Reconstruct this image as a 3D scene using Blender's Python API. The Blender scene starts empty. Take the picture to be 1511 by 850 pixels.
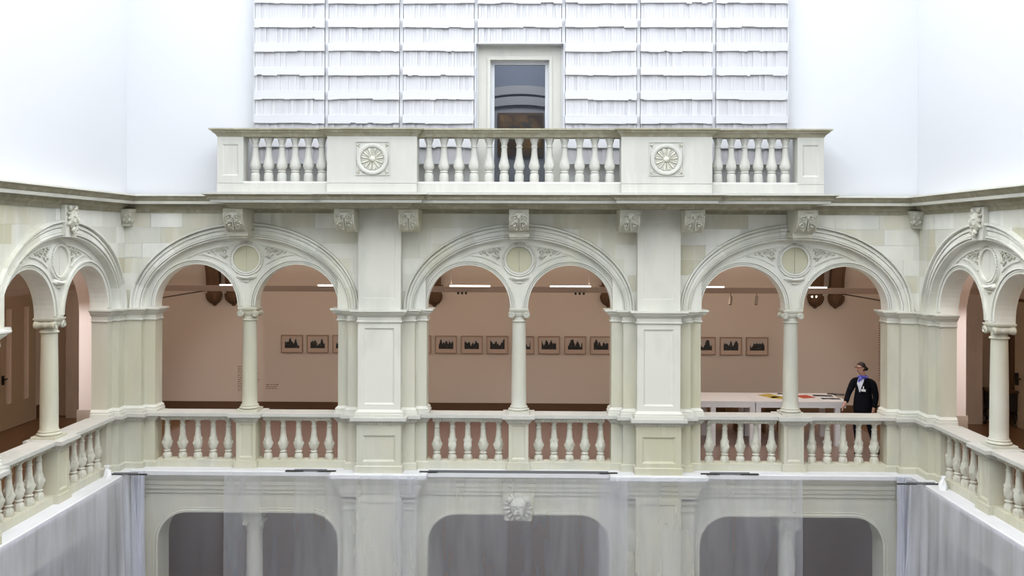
import bpy, bmesh, math, random
from mathutils import Vector
random.seed(7)
PI = math.pi
sc = bpy.context.scene
COL = sc.collection

# ------------------------------------------------------------------ camera, sky, exposure
cd = bpy.data.cameras.new('camera'); cam = bpy.data.objects.new('camera', cd); COL.objects.link(cam)
cd.sensor_width = 36.0
cd.lens = 1350 / 1511 * 36.0
cd.shift_y = -(425 - 353) / 1511
cd.clip_end = 200
cam.location = (0.137, -16.38, 4.15)
from mathutils import Matrix
cam.rotation_euler = (Matrix.Rotation(0.0163, 3, 'Z') @ Matrix.Rotation(PI/2, 3, 'X') @ Matrix.Rotation(0.0035, 3, 'Z')).to_euler()
sc.camera = cam

w = bpy.data.worlds.new('overcast_roof_light'); sc.world = w; w.use_nodes = True
bg = w.node_tree.nodes['Background']
bg.inputs[0].default_value = (0.93, 0.965, 1.0, 1); bg.inputs[1].default_value = 3.0
vs = sc.view_settings
vs.view_transform = 'Standard'; vs.look = 'None'; vs.gamma = 1.0; vs.use_curve_mapping = False
vs.exposure = 0.76

# ------------------------------------------------------------------ mesh helper
class M:
    def __init__(s): s.v = []; s.f = []
    def add(s, vs_, fs):
        n = len(s.v); s.v += [tuple(p) for p in vs_]; s.f += [tuple(i + n for i in q) for q in fs]; return s
    def box(s, x0, x1, y0, y1, z0, z1, T=None):
        p = [(x0,y0,z0),(x1,y0,z0),(x1,y1,z0),(x0,y1,z0),(x0,y0,z1),(x1,y0,z1),(x1,y1,z1),(x0,y1,z1)]
        if T: p = [T(*q) for q in p]
        return s.add(p, [(0,3,2,1),(4,5,6,7),(0,1,5,4),(1,2,6,5),(2,3,7,6),(3,0,4,7)])
    def loft(s, rings, closed=True, cap=True, wrap=False):
        n = len(rings[0]); k = len(rings); v = [p for r in rings for p in r]; f = []
        for i in range(k if wrap else k - 1):
            a = i * n; b = ((i + 1) % k) * n
            for j in range(n if closed else n - 1):
                j2 = (j + 1) % n
                f.append((a + j, a + j2, b + j2, b + j))
        if cap and not wrap and closed:
            f.append(tuple(range(n))[::-1]); f.append(tuple(range((k-1)*n, k*n)))
        return s.add(v, f)
    def prism(s, poly, d0, d1, T):
        return s.loft([[T(u, d0, z) for u, z in poly], [T(u, d1, z) for u, z in poly]])
    def lathe(s, cx, cy, prof, n=20, mod=None, z0=0.0):
        rings = []
        for r, z in prof:
            ring = []
            for i in range(n):
                t = 2*PI*i/n
                rr = r * (mod(t, z) if mod else 1)
                ring.append((cx + rr*math.cos(t), cy + rr*math.sin(t), z0 + z))
            rings.append(ring)
        return s.loft(rings)
    def mould(s, path, prof):
        # path: plan points, the courtyard lies to the right of the direction of travel; prof: closed loop of (outward, z)
        P = [Vector((a, b)) for a, b in path]; rings = []
        N = []
        for a, b in zip(P, P[1:]):
            d = (b - a).normalized(); N.append(Vector((d.y, -d.x)))
        for i, p in enumerate(P):
            if i == 0: m = N[0]
            elif i == len(P) - 1: m = N[-1]
            else: m = (N[i-1] + N[i]) / (1 + N[i-1].dot(N[i]))
            rings.append([(p.x + o*m.x, p.y + o*m.y, z) for o, z in prof])
        return s.loft(rings)
    def tube(s, pts, r, n=8, r1=None):
        P = [Vector(p) for p in pts]; rings = []
        for i, p in enumerate(P):
            d = (P[min(i+1, len(P)-1)] - P[max(i-1, 0)]).normalized()
            a = d.cross(Vector((0,0,1)))
            if a.length < 1e-3: a = d.cross(Vector((1,0,0)))
            a.normalize(); b = d.cross(a)
            rr = r if r1 is None else r + (r1 - r) * i / (len(P) - 1)
            rings.append([tuple(p + rr*(math.cos(2*PI*j/n)*a + math.sin(2*PI*j/n)*b)) for j in range(n)])
        return s.loft(rings)
    def ball(s, c, r, nu=10, nv=7, rot=0.0, T=None):
        # ellipsoid; rot turns it in the first/third coordinate plane
        rings = []; ca, sa = math.cos(rot), math.sin(rot)
        for j in range(1, nv):
            ph = PI*j/nv; ring = []
            for i in range(nu):
                t = 2*PI*i/nu
                x, y, z = r[0]*math.sin(ph)*math.cos(t), r[1]*math.sin(ph)*math.sin(t), r[2]*math.cos(ph)
                q = (c[0] + x*ca - z*sa, c[1] + y, c[2] + x*sa + z*ca)
                ring.append(T(*q) if T else q)
            rings.append(ring)
        return s.loft(rings)
    def panel_box(s, u0, u1, d0, d1, z0, z1, T, mu, mz, rec=0.02, lip=0.025):
        # block whose courtyard face carries one sunk panel with a sloped moulding
        def R(a, b, c, e, d): return [T(a,d,c), T(b,d,c), T(b,d,e), T(a,d,e)]
        rings = [R(u0,u1,z0,z1,d0), R(u0,u1,z0,z1,d1), R(u0+mu,u1-mu,z0+mz,z1-mz,d1),
                 R(u0+mu+lip*.4,u1-mu-lip*.4,z0+mz+lip*.4,z1-mz-lip*.4,d1-rec*.5), R(u0+mu+lip,u1-mu-lip,z0+mz+lip,z1-mz-lip,d1-rec)]
        return s.loft(rings)
    def mesh(s, name, mat, smooth=None):
        me = bpy.data.meshes.new(name)
        me.from_pydata(s.v, [], s.f); me.update()
        bm = bmesh.new(); bm.from_mesh(me); bmesh.ops.recalc_face_normals(bm, faces=bm.faces)
        bm.to_mesh(me); bm.free()
        if mat: me.materials.append(mat)
        if smooth is not None:
            for p in me.polygons: p.use_smooth = True
            me.set_sharp_from_angle(angle=math.radians(smooth))
        return me
    def build(s, name, mat, parent=None, smooth=None, kind=None):
        return link(name, s.mesh(name, mat, smooth), parent, kind)

def link(name, me, parent=None, kind=None, loc=None, rz=0.0):
    o = bpy.data.objects.new(name, me); COL.objects.link(o)
    if parent is not None: o.parent = parent
    if kind: o['kind'] = kind
    if loc is not None: o.location = loc
    o.rotation_euler.z = rz
    return o
def tag(o, label, cat, group=None, kind=None):
    o['label'] = label; o['category'] = cat
    if group: o['group'] = group
    if kind: o['kind'] = kind
    return o
def thing(name, label, cat, loc=(0,0,0), group=None, kind=None):
    return tag(link(name, None, None, None, loc), label, cat, group, kind)
def rel(T, loc):
    # geometry written in world coordinates, stored relative to a thing's base
    return lambda *p: tuple(a - b for a, b in zip(T(*p), loc))
def shift(m, loc):
    m.v = [(a - loc[0], b - loc[1], c - loc[2]) for a, b, c in m.v]; return m

# frames of the three arcade walls: u along the wall, d out towards the courtyard, z up
TF = lambda u, d, z: (u, -d, z)
TL = lambda u, d, z: (-7.18 + d, u, z)
TR = lambda u, d, z: (7.18 - d, -u, z)
def plan(T, pts): return [T(u, d, 0)[:2] for u, d in pts]

# ------------------------------------------------------------------ materials
def mat(name, col, rough=0.7, noise=None, spec=0.3, bump=0.0, vary=0.0, metal=0.0, build=None):
    m = bpy.data.materials.new(name); m.use_nodes = True
    nt = m.node_tree; b = nt.nodes['Principled BSDF']
    b.inputs['Roughness'].default_value = rough; b.inputs['Metallic'].default_value = metal
    b.inputs['Specular IOR Level'].default_value = spec
    b.inputs['Base Color'].default_value = (*col, 1)
    out = None
    def N(t, **k):
        n = nt.nodes.new(t)
        for a, v in k.items(): setattr(n, a, v)
        return n
    geo = N('ShaderNodeNewGeometry')
    def noise_at(scale, detail=4, stretch=(1,1,1)):
        mp = N('ShaderNodeMapping'); mp.inputs['Scale'].default_value = stretch
        nt.links.new(geo.outputs['Position'], mp.inputs['Vector'])
        t = N('ShaderNodeTexNoise'); t.inputs['Scale'].default_value = scale; t.inputs['Detail'].default_value = detail
        nt.links.new(mp.outputs[0], t.inputs['Vector']); return t
    def ramp(src, lo, hi):
        r = N('ShaderNodeMapRange'); r.inputs['From Min'].default_value = lo; r.inputs['From Max'].default_value = hi
        nt.links.new(src, r.inputs['Value']); return r.outputs[0]
    def mix(fac, a, b2, blend='MIX'):
        x = N('ShaderNodeMix', data_type='RGBA', blend_type=blend)
        if isinstance(fac, float): x.inputs[0].default_value = fac
        else: nt.links.new(fac, x.inputs[0])
        for k, q in ((6, a), (7, b2)):
            if isinstance(q, tuple): x.inputs[k].default_value = (*q, 1)
            else: nt.links.new(q, x.inputs[k])
        return x.outputs[2]
    cur = col
    if noise:
        for sc_, st, lo, hi, c2, amount in noise:
            f = ramp(noise_at(sc_, 5, st).outputs['Fac'], lo, hi)
            ml = N('ShaderNodeMath', operation='MULTIPLY'); nt.links.new(f, ml.inputs[0]); ml.inputs[1].default_value = amount
            cur = mix(ml.outputs[0], cur, c2)
    if vary:
        oi = N('ShaderNodeObjectInfo')
        f = ramp(oi.outputs['Random'], 0, 1)
        k = N('ShaderNodeMapRange'); k.inputs['To Min'].default_value = 1 - vary; k.inputs['To Max'].default_value = 1 + vary
        nt.links.new(oi.outputs['Random'], k.inputs['Value'])
        hv = N('ShaderNodeHueSaturation'); nt.links.new(k.outputs[0], hv.inputs['Value'])
        s2 = N('ShaderNodeMath', operation='MULTIPLY_ADD'); nt.links.new(oi.outputs['Random'], s2.inputs[0]); s2.inputs[1].default_value = -0.5; s2.inputs[2].default_value = 1.25
        nt.links.new(s2.outputs[0], hv.inputs['Saturation'])
        if isinstance(cur, tuple): hv.inputs['Color'].default_value = (*cur, 1)
        else: nt.links.new(cur, hv.inputs['Color'])
        cur = hv.outputs[0]
    if not isinstance(cur, tuple): nt.links.new(cur, b.inputs['Base Color'])
    if bump:
        t = noise_at(60, 5); bp = N('ShaderNodeBump'); bp.inputs['Strength'].default_value = bump; bp.inputs['Distance'].default_value = 0.004
        nt.links.new(t.outputs['Fac'], bp.inputs['Height']); nt.links.new(bp.outputs[0], b.inputs['Normal'])
    return m

STAIN = [(0.55, (1,1,0.5), 0.42, 0.68, (0.50, 0.47, 0.30), 0.55), (1.7, (1,1,0.45), 0.48, 0.72, (0.44, 0.45, 0.41), 0.5), (7, (1,1,0.18), 0.52, 0.75, (0.66, 0.65, 0.58), 0.45)]
stone = mat('pale_sandstone', (0.60, 0.585, 0.485), 0.8, STAIN, 0.2, 0.35)
STAIN2 = [(0.6, (1,1,0.5), 0.45, 0.70, (0.60, 0.57, 0.40), 0.6), (1.9, (1,1,0.4), 0.48, 0.72, (0.52, 0.53, 0.50), 0.6), (6, (1,1,0.2), 0.52, 0.75, (0.80, 0.80, 0.77), 0.45)]
ashlar_olive = mat('olive_sandstone', (0.61, 0.585, 0.47), 0.82, STAIN2, 0.2, 0.35, vary=0.12)
disc_stone = mat('olive_disc_stone', (0.57, 0.55, 0.40), 0.82, STAIN2[1:2], 0.2, 0.3)
ashlar = mat('ashlar_sandstone', (0.74, 0.735, 0.67), 0.82, STAIN2, 0.2, 0.35, vary=0.10)
arcade = mat('washed_grey_sandstone', (0.74, 0.735, 0.675), 0.82, STAIN2, 0.2, 0.35)
column_stone = mat('column_sandstone', (0.60, 0.59, 0.525), 0.75, STAIN, 0.25, 0.25)
rail_stone = mat('rail_sandstone', (0.57, 0.56, 0.52), 0.8, STAIN[1:], 0.2, 0.3)
balcony_stone = mat('balcony_sandstone', (0.545, 0.54, 0.495), 0.8, STAIN[1:], 0.2, 0.3)
stone_white = mat('washed_sandstone', (0.68, 0.67, 0.60), 0.8, STAIN[1:], 0.2, 0.3)
carved = mat('carved_sandstone', (0.60, 0.59, 0.51), 0.85, [(9, (1,1,1), 0.5, 0.75, (0.34, 0.32, 0.24), 0.6)], 0.2, 0.5)
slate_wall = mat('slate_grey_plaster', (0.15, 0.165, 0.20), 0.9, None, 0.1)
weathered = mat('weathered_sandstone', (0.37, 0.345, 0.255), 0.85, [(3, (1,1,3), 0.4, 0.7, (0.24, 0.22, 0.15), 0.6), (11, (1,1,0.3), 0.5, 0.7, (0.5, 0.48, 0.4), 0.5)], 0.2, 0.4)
white_paint = mat('white_plaster', (0.615, 0.625, 0.65), 0.9, None, 0.1)
shelf_paint = mat('white_shelf_paint', (0.565, 0.57, 0.595), 0.9, None, 0.1)
book_white = mat('white_book', (0.54, 0.54, 0.565), 0.9, None, 0.1, vary=0.05)
cover_white = mat('white_dust_sheet', (0.70, 0.70, 0.71), 0.8, [(2.5, (1,1,1), 0.45, 0.7, (0.62, 0.62, 0.62), 0.6)], 0.2)
pink = mat('warm_light_pink_plaster', (0.585, 0.505, 0.43), 0.9, [(0.4, (1,1,1), 0.4, 0.7, (0.58, 0.48, 0.39), 0.6)], 0.1)  # dim warm gallery light is put into this base colour
pink_lit = mat('pink_lit_plaster', (0.86, 0.77, 0.75), 0.9, None, 0.1)  # spot and daylight on the rear arch put into a paler plaster colour
brown_stone = mat('brown_stone', (0.135, 0.08, 0.045), 0.85, [(4, (1,1,1), 0.4, 0.7, (0.12, 0.07, 0.04), 0.8)], 0.2, 0.4)
grey_stone = mat('grey_brown_stone', (0.62, 0.53, 0.45), 0.85, [(2, (1,1,0.3), 0.4, 0.7, (0.45, 0.38, 0.33), 0.8)], 0.2, 0.3)
mauve_floor = mat('mauve_brown_floor', (0.30, 0.215, 0.185), 0.4, [(3, (6,0.5,1), 0.4, 0.7, (0.26, 0.18, 0.15), 0.6)], 0.5)
wood_floor = mat('brown_wood_floor', (0.21, 0.12, 0.06), 0.35, [(3, (6,0.5,1), 0.4, 0.7, (0.14, 0.065, 0.03), 0.8)], 0.5)
base_wood = mat('dark_wood_skirting', (0.10, 0.052, 0.022), 0.5, None, 0.4)
ceil_mat = mat('gallery_vault_plaster', (0.55, 0.42, 0.34), 0.9, None, 0.1)
door_paint = mat('beige_door_paint', (0.42, 0.325, 0.225), 0.55, None, 0.3)
door_trim = mat('lit_door_moulding', (0.66, 0.54, 0.45), 0.55, None, 0.3)  # light caught by the panel mouldings, put into a paler colour
black_metal = mat('black_metal', (0.015, 0.014, 0.014), 0.4, None, 0.5)
dark_rod = mat('dark_iron', (0.05, 0.03, 0.02), 0.6, None, 0.4)
steel = mat('grey_metal_batten', (0.16, 0.16, 0.165), 0.5, None, 0.5)
beam_mat = mat('warm_grey_track_housing', (0.34, 0.26, 0.215), 0.6, None, 0.3)
lamp_body = mat('beige_lamp_body', (0.42, 0.33, 0.26), 0.5, None, 0.4)
table_white = mat('white_table_laminate', (0.80, 0.79, 0.80), 0.45, None, 0.4)
stool_wood = mat('warm_stool_wood', (0.27, 0.16, 0.08), 0.6, [(8, (1,6,1), 0.4, 0.7, (0.2, 0.11, 0.05), 0.7)], 0.3)
frame_wood = mat('thin_brown_frame', (0.30, 0.20, 0.14), 0.5, None, 0.3)
mat_board = mat('picture_mount_board', (0.50, 0.385, 0.31), 0.9, None, 0.1)
skin = mat('skin', (0.60, 0.34, 0.25), 0.55, None, 0.4)
lip_m = mat('lips', (0.33, 0.10, 0.08), 0.5, None, 0.4)
hair_m = mat('black_hair', (0.012, 0.009, 0.008), 0.45, [(60, (1,1,0.2), 0.4, 0.7, (0.03, 0.022, 0.018), 0.8)], 0.5)
suit = mat('black_suit_cloth', (0.006, 0.0065, 0.010), 0.85, None, 0.12, 0.2)
shirt_m = mat('white_shirt', (0.75, 0.77, 0.85), 0.8, None, 0.2)
scarf_m = mat('blue_violet_scarf', (0.10, 0.10, 0.55), 0.7, [(14, (1,1,1), 0.5, 0.6, (0.45, 0.5, 0.85), 0.9)], 0.3)
paper = mat('white_paper', (0.82, 0.82, 0.82), 0.8, None, 0.2)
yellow = mat('yellow_paper', (0.55, 0.42, 0.10), 0.8, None, 0.2)
red = mat('red_paper', (0.50, 0.10, 0.06), 0.8, None, 0.2)
dark_print = mat('dark_print', (0.03, 0.03, 0.032), 0.6, [(9, (1,1,1), 0.52, 0.6, (0.5, 0.5, 0.5), 0.6)], 0.3)
ink = mat('grey_wall_lettering', (0.20, 0.135, 0.10), 0.8, None, 0.1)
canvas = mat('dark_oil_painting', (0.06, 0.03, 0.015), 0.5, [(2.2, (1,1,1), 0.45, 0.65, (0.30, 0.15, 0.04), 0.9), (6, (1,1,1), 0.55, 0.7, (0.04, 0.05, 0.05), 0.8)], 0.4)
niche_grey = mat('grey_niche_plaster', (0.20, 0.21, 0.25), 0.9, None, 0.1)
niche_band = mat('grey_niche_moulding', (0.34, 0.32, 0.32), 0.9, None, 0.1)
green = mat('green_cloth', (0.02, 0.16, 0.10), 0.7, None, 0.3)
navy = mat('dark_teal_cloth', (0.01, 0.03, 0.035), 0.7, None, 0.3)
lower_wall = mat('mauve_lower_plaster', (0.44, 0.285, 0.235), 0.9, None, 0.1)
ground_m = mat('dark_stone_paving', (0.22, 0.20, 0.18), 0.7, None, 0.2)

def emit(name, col, k):
    m = bpy.data.materials.new(name); m.use_nodes = True; nt = m.node_tree
    nt.nodes.remove(nt.nodes['Principled BSDF']); e = nt.nodes.new('ShaderNodeEmission')
    e.inputs[0].default_value = (*col, 1); e.inputs[1].default_value = k
    nt.links.new(e.outputs[0], nt.nodes['Material Output'].inputs[0]); return m
lamp_glow = emit('white_tube_light', (1.0, 0.90, 0.82), 5.0)
spot_glow = emit('spot_light', (1.0, 0.9, 0.78), 9.0)

def foil(name, fac, col=(0.80, 0.81, 0.88)):
    m = bpy.data.materials.new(name); m.use_nodes = True; nt = m.node_tree
    nt.nodes.remove(nt.nodes['Principled BSDF'])
    tr = nt.nodes.new('ShaderNodeBsdfTransparent'); tr.inputs[0].default_value = (0.97, 0.97, 0.985, 1)
    df = nt.nodes.new('ShaderNodeBsdfDiffuse'); df.inputs[0].default_value = (*col, 1)
    tl = nt.nodes.new('ShaderNodeBsdfTranslucent'); tl.inputs[0].default_value = (*col, 1)
    gl = nt.nodes.new('ShaderNodeBsdfGlossy'); gl.inputs['Roughness'].default_value = 0.35; gl.inputs[0].default_value = (0.9, 0.9, 0.95, 1)
    a = nt.nodes.new('ShaderNodeMixShader'); a.inputs[0].default_value = 0.4
    nt.links.new(df.outputs[0], a.inputs[1]); nt.links.new(tl.outputs[0], a.inputs[2])
    g = nt.nodes.new('ShaderNodeMixShader'); g.inputs[0].default_value = 0.12
    nt.links.new(a.outputs[0], g.inputs[1]); nt.links.new(gl.outputs[0], g.inputs[2])
    geo = nt.nodes.new('ShaderNodeNewGeometry'); mp = nt.nodes.new('ShaderNodeMapping'); mp.inputs['Scale'].default_value = (2.5, 2.5, 0.35)
    tx = nt.nodes.new('ShaderNodeTexNoise'); tx.inputs['Scale'].default_value = 1.2; tx.inputs['Detail'].default_value = 3
    nt.links.new(geo.outputs['Position'], mp.inputs[0]); nt.links.new(mp.outputs[0], tx.inputs['Vector'])
    r = nt.nodes.new('ShaderNodeMapRange'); r.inputs['From Min'].default_value = 0.3; r.inputs['From Max'].default_value = 0.7
    r.inputs['To Min'].default_value = fac * 0.75; r.inputs['To Max'].default_value = min(1, fac * 1.25)
    nt.links.new(tx.outputs['Fac'], r.inputs['Value'])
    mx = nt.nodes.new('ShaderNodeMixShader'); nt.links.new(r.outputs[0], mx.inputs[0])
    nt.links.new(tr.outputs[0], mx.inputs[1]); nt.links.new(g.outputs[0], mx.inputs[2])
    nt.links.new(mx.outputs[0], nt.nodes['Material Output'].inputs[0]); return m
foil_thin = foil('clear_dust_sheet', 0.16)
foil_mid = foil('milky_dust_sheet', 0.31)
foil_side = foil('milky_side_sheet', 0.74)

def glass_mat():
    m = bpy.data.materials.new('window_glass'); m.use_nodes = True; nt = m.node_tree
    nt.nodes.remove(nt.nodes['Principled BSDF'])
    tr = nt.nodes.new('ShaderNodeBsdfTransparent'); tr.inputs[0].default_value = (0.85, 0.88, 0.9, 1)
    gl = nt.nodes.new('ShaderNodeBsdfGlossy'); gl.inputs['Roughness'].default_value = 0.02
    mx = nt.nodes.new('ShaderNodeMixShader'); mx.inputs[0].default_value = 0.035
    nt.links.new(tr.outputs[0], mx.inputs[1]); nt.links.new(gl.outputs[0], mx.inputs[2])
    nt.links.new(mx.outputs[0], nt.nodes['Material Output'].inputs[0]); return m
glass = glass_mat()

def print_mat(seed):
    # a small dark landscape print: sky, wooded skyline, ground
    m = bpy.data.materials.new('landscape_print'); m.use_nodes = True; nt = m.node_tree; b = nt.nodes['Principled BSDF']
    tc = nt.nodes.new('ShaderNodeTexCoord'); sp = nt.nodes.new('ShaderNodeSeparateXYZ'); nt.links.new(tc.outputs['Generated'], sp.inputs[0])
    tx = nt.nodes.new('ShaderNodeTexNoise'); tx.noise_dimensions = '1D'; tx.inputs['Scale'].default_value = 3.2; tx.inputs['Detail'].default_value = 5
    ad = nt.nodes.new('ShaderNodeMath'); ad.inputs[1].default_value = seed * 7.3; nt.links.new(sp.outputs['X'], ad.inputs[0]); nt.links.new(ad.outputs[0], tx.inputs['W'])
    mr = nt.nodes.new('ShaderNodeMapRange'); mr.inputs['From Min'].default_value = 0.3; mr.inputs['From Max'].default_value = 0.7
    mr.inputs['To Min'].default_value = 0.25; mr.inputs['To Max'].default_value = 1.05; nt.links.new(tx.outputs['Fac'], mr.inputs['Value'])
    lt = nt.nodes.new('ShaderNodeMath'); lt.operation = 'LESS_THAN'; nt.links.new(sp.outputs['Z'], lt.inputs[0]); nt.links.new(mr.outputs[0], lt.inputs[1])
    t2 = nt.nodes.new('ShaderNodeTexNoise'); t2.inputs['Scale'].default_value = 7; t2.inputs['Detail'].default_value = 4
    a2 = nt.nodes.new('ShaderNodeVectorMath'); a2.inputs[1].default_value = (seed*3.1, 0, seed); nt.links.new(tc.outputs['Generated'], a2.inputs[0]); nt.links.new(a2.outputs[0], t2.inputs['Vector'])
    r2 = nt.nodes.new('ShaderNodeMapRange'); r2.inputs['From Min'].default_value = 0.55; r2.inputs['From Max'].default_value = 0.72; nt.links.new(t2.outputs['Fac'], r2.inputs['Value'])
    dk = nt.nodes.new('ShaderNodeMix'); dk.data_type = 'RGBA'; dk.inputs[6].default_value = (0.008, 0.007, 0.006, 1); dk.inputs[7].default_value = (0.10, 0.10, 0.085, 1); nt.links.new(r2.outputs[0], dk.inputs[0])
    mx = nt.nodes.new('ShaderNodeMix'); mx.data_type = 'RGBA'; mx.inputs[6].default_value = (0.42, 0.36, 0.31, 1); nt.links.new(dk.outputs[2], mx.inputs[7]); nt.links.new(lt.outputs[0], mx.inputs[0])
    nt.links.new(mx.outputs[2], b.inputs['Base Color']); b.inputs['Roughness'].default_value = 0.5
    return m

# ------------------------------------------------------------------ setting: floors, gallery walls, ceilings, upper walls
def struct(name, label, cat, m=None, mt=None, smooth=None):
    o = m.build(name, mt, None, smooth) if m else link(name, None)
    return tag(o, label, cat, None, 'structure')
struct('floor', 'mauve brown floor of the gallery behind the balustrades', 'floor', M().box(-7.5, 7.5, 0.0, 4.9, -0.25, 0.0), mauve_floor)
struct('floor_side', 'brown wooden floor of the side galleries', 'floor', M().box(-11.2, -7.5, 0.35, 4.9, -0.25, 0.0).box(7.5, 11.2, 0.35, 4.9, -0.25, 0.0).box(-11.2, -7.5, -9.5, 0.35, -0.25, 0.0).box(7.5, 11.2, -9.5, 0.35, -0.25, 0.0), wood_floor)
struct('floor_courtyard', 'pale stone courtyard floor far below the sheets', 'floor', M().box(-13, 13, -40, 6, -6.0, -5.6), ground_m)
struct('ceiling', 'plastered ceiling over the gallery behind the arches', 'ceiling', M().box(-11.2, 11.2, 0.30, 4.9, 4.70, 4.9).box(-11.2, -7.48, -9.5, 0.30, 4.70, 4.9).box(7.48, 11.2, -9.5, 0.30, 4.70, 4.9), ceil_mat)
gw = struct('wall_gallery', 'warm-light tinted pink rear wall of the gallery behind the three arches', 'wall', M().box(-11.3, 11.3, 4.80, 5.0, -0.2, 4.9), pink)
M().box(-9.5, 9.5, 4.775, 4.80, 0.0, 0.355).build('skirting_board', base_wood, gw)
wl = struct('wall_gallery_left', 'warm-light tinted pink side gallery wall behind the left arches', 'wall', M().box(-11.3, -11.1, -9.5, 4.8, -0.2, 4.9).box(-11.3, -7.3, -9.6, -9.5, -0.2, 4.9), pink)
M().box(-11.1, -11.075, 4.42, 4.78, 0.0, 0.30).build('skirting_board', base_wood, wl)
wr = struct('wall_gallery_right', 'warm-light tinted pink side gallery wall behind the right arches', 'wall', M().box(11.1, 11.3, -9.5, 4.8, -0.2, 4.9).box(7.3, 11.3, -9.6, -9.5, -0.2, 4.9), pink)

struct('wall_upper', 'white upper wall above the stone cornice, behind the shelves', 'wall',
       M().prism([(-7.2,4.75),(-0.51,4.75),(-0.51,7.32),(0.51,7.32),(0.51,4.75),(7.2,4.75),(7.2,13.0),(-7.2,13.0)], 0.05, -0.20, TF), white_paint)
struct('wall_upper_left', 'plain white upper wall above the left arches', 'wall', M().box(-7.3, -7.06, -23, -0.05, 4.75, 13.0), white_paint)
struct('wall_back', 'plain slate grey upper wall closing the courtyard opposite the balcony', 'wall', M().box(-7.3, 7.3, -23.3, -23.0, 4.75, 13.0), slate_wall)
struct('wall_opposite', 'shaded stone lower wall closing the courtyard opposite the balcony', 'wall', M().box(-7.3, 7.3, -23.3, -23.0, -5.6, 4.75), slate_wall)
struct('wall_side_left', 'plain stone side wall of the courtyard beyond the left bay', 'wall', M().box(-7.6, -7.18, -23.0, -5.44, -5.6, 4.75), stone_white)
struct('wall_side_right', 'plain stone side wall of the courtyard beyond the right bay', 'wall', M().box(7.18, 7.6, -23.0, -5.60, -5.6, 4.75), stone_white)
struct('wall_upper_right', 'plain white upper wall above the right arches', 'wall', M().box(7.06, 7.3, -23, -0.05, 4.75, 13.0), white_paint)

# ------------------------------------------------------------------ arcade walls
ZS, ZI = 2.935, 2.90          # springing of the small arches, top of the imposts
HALF, RS, MUL = 1.654, 0.747, 0.16
AIN, AOUT, BIN, BOUT = 1.853, 2.05, 1.263, 1.53
def ell(a, b, t): return (a*math.cos(t), ZI + b*math.sin(t))

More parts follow.
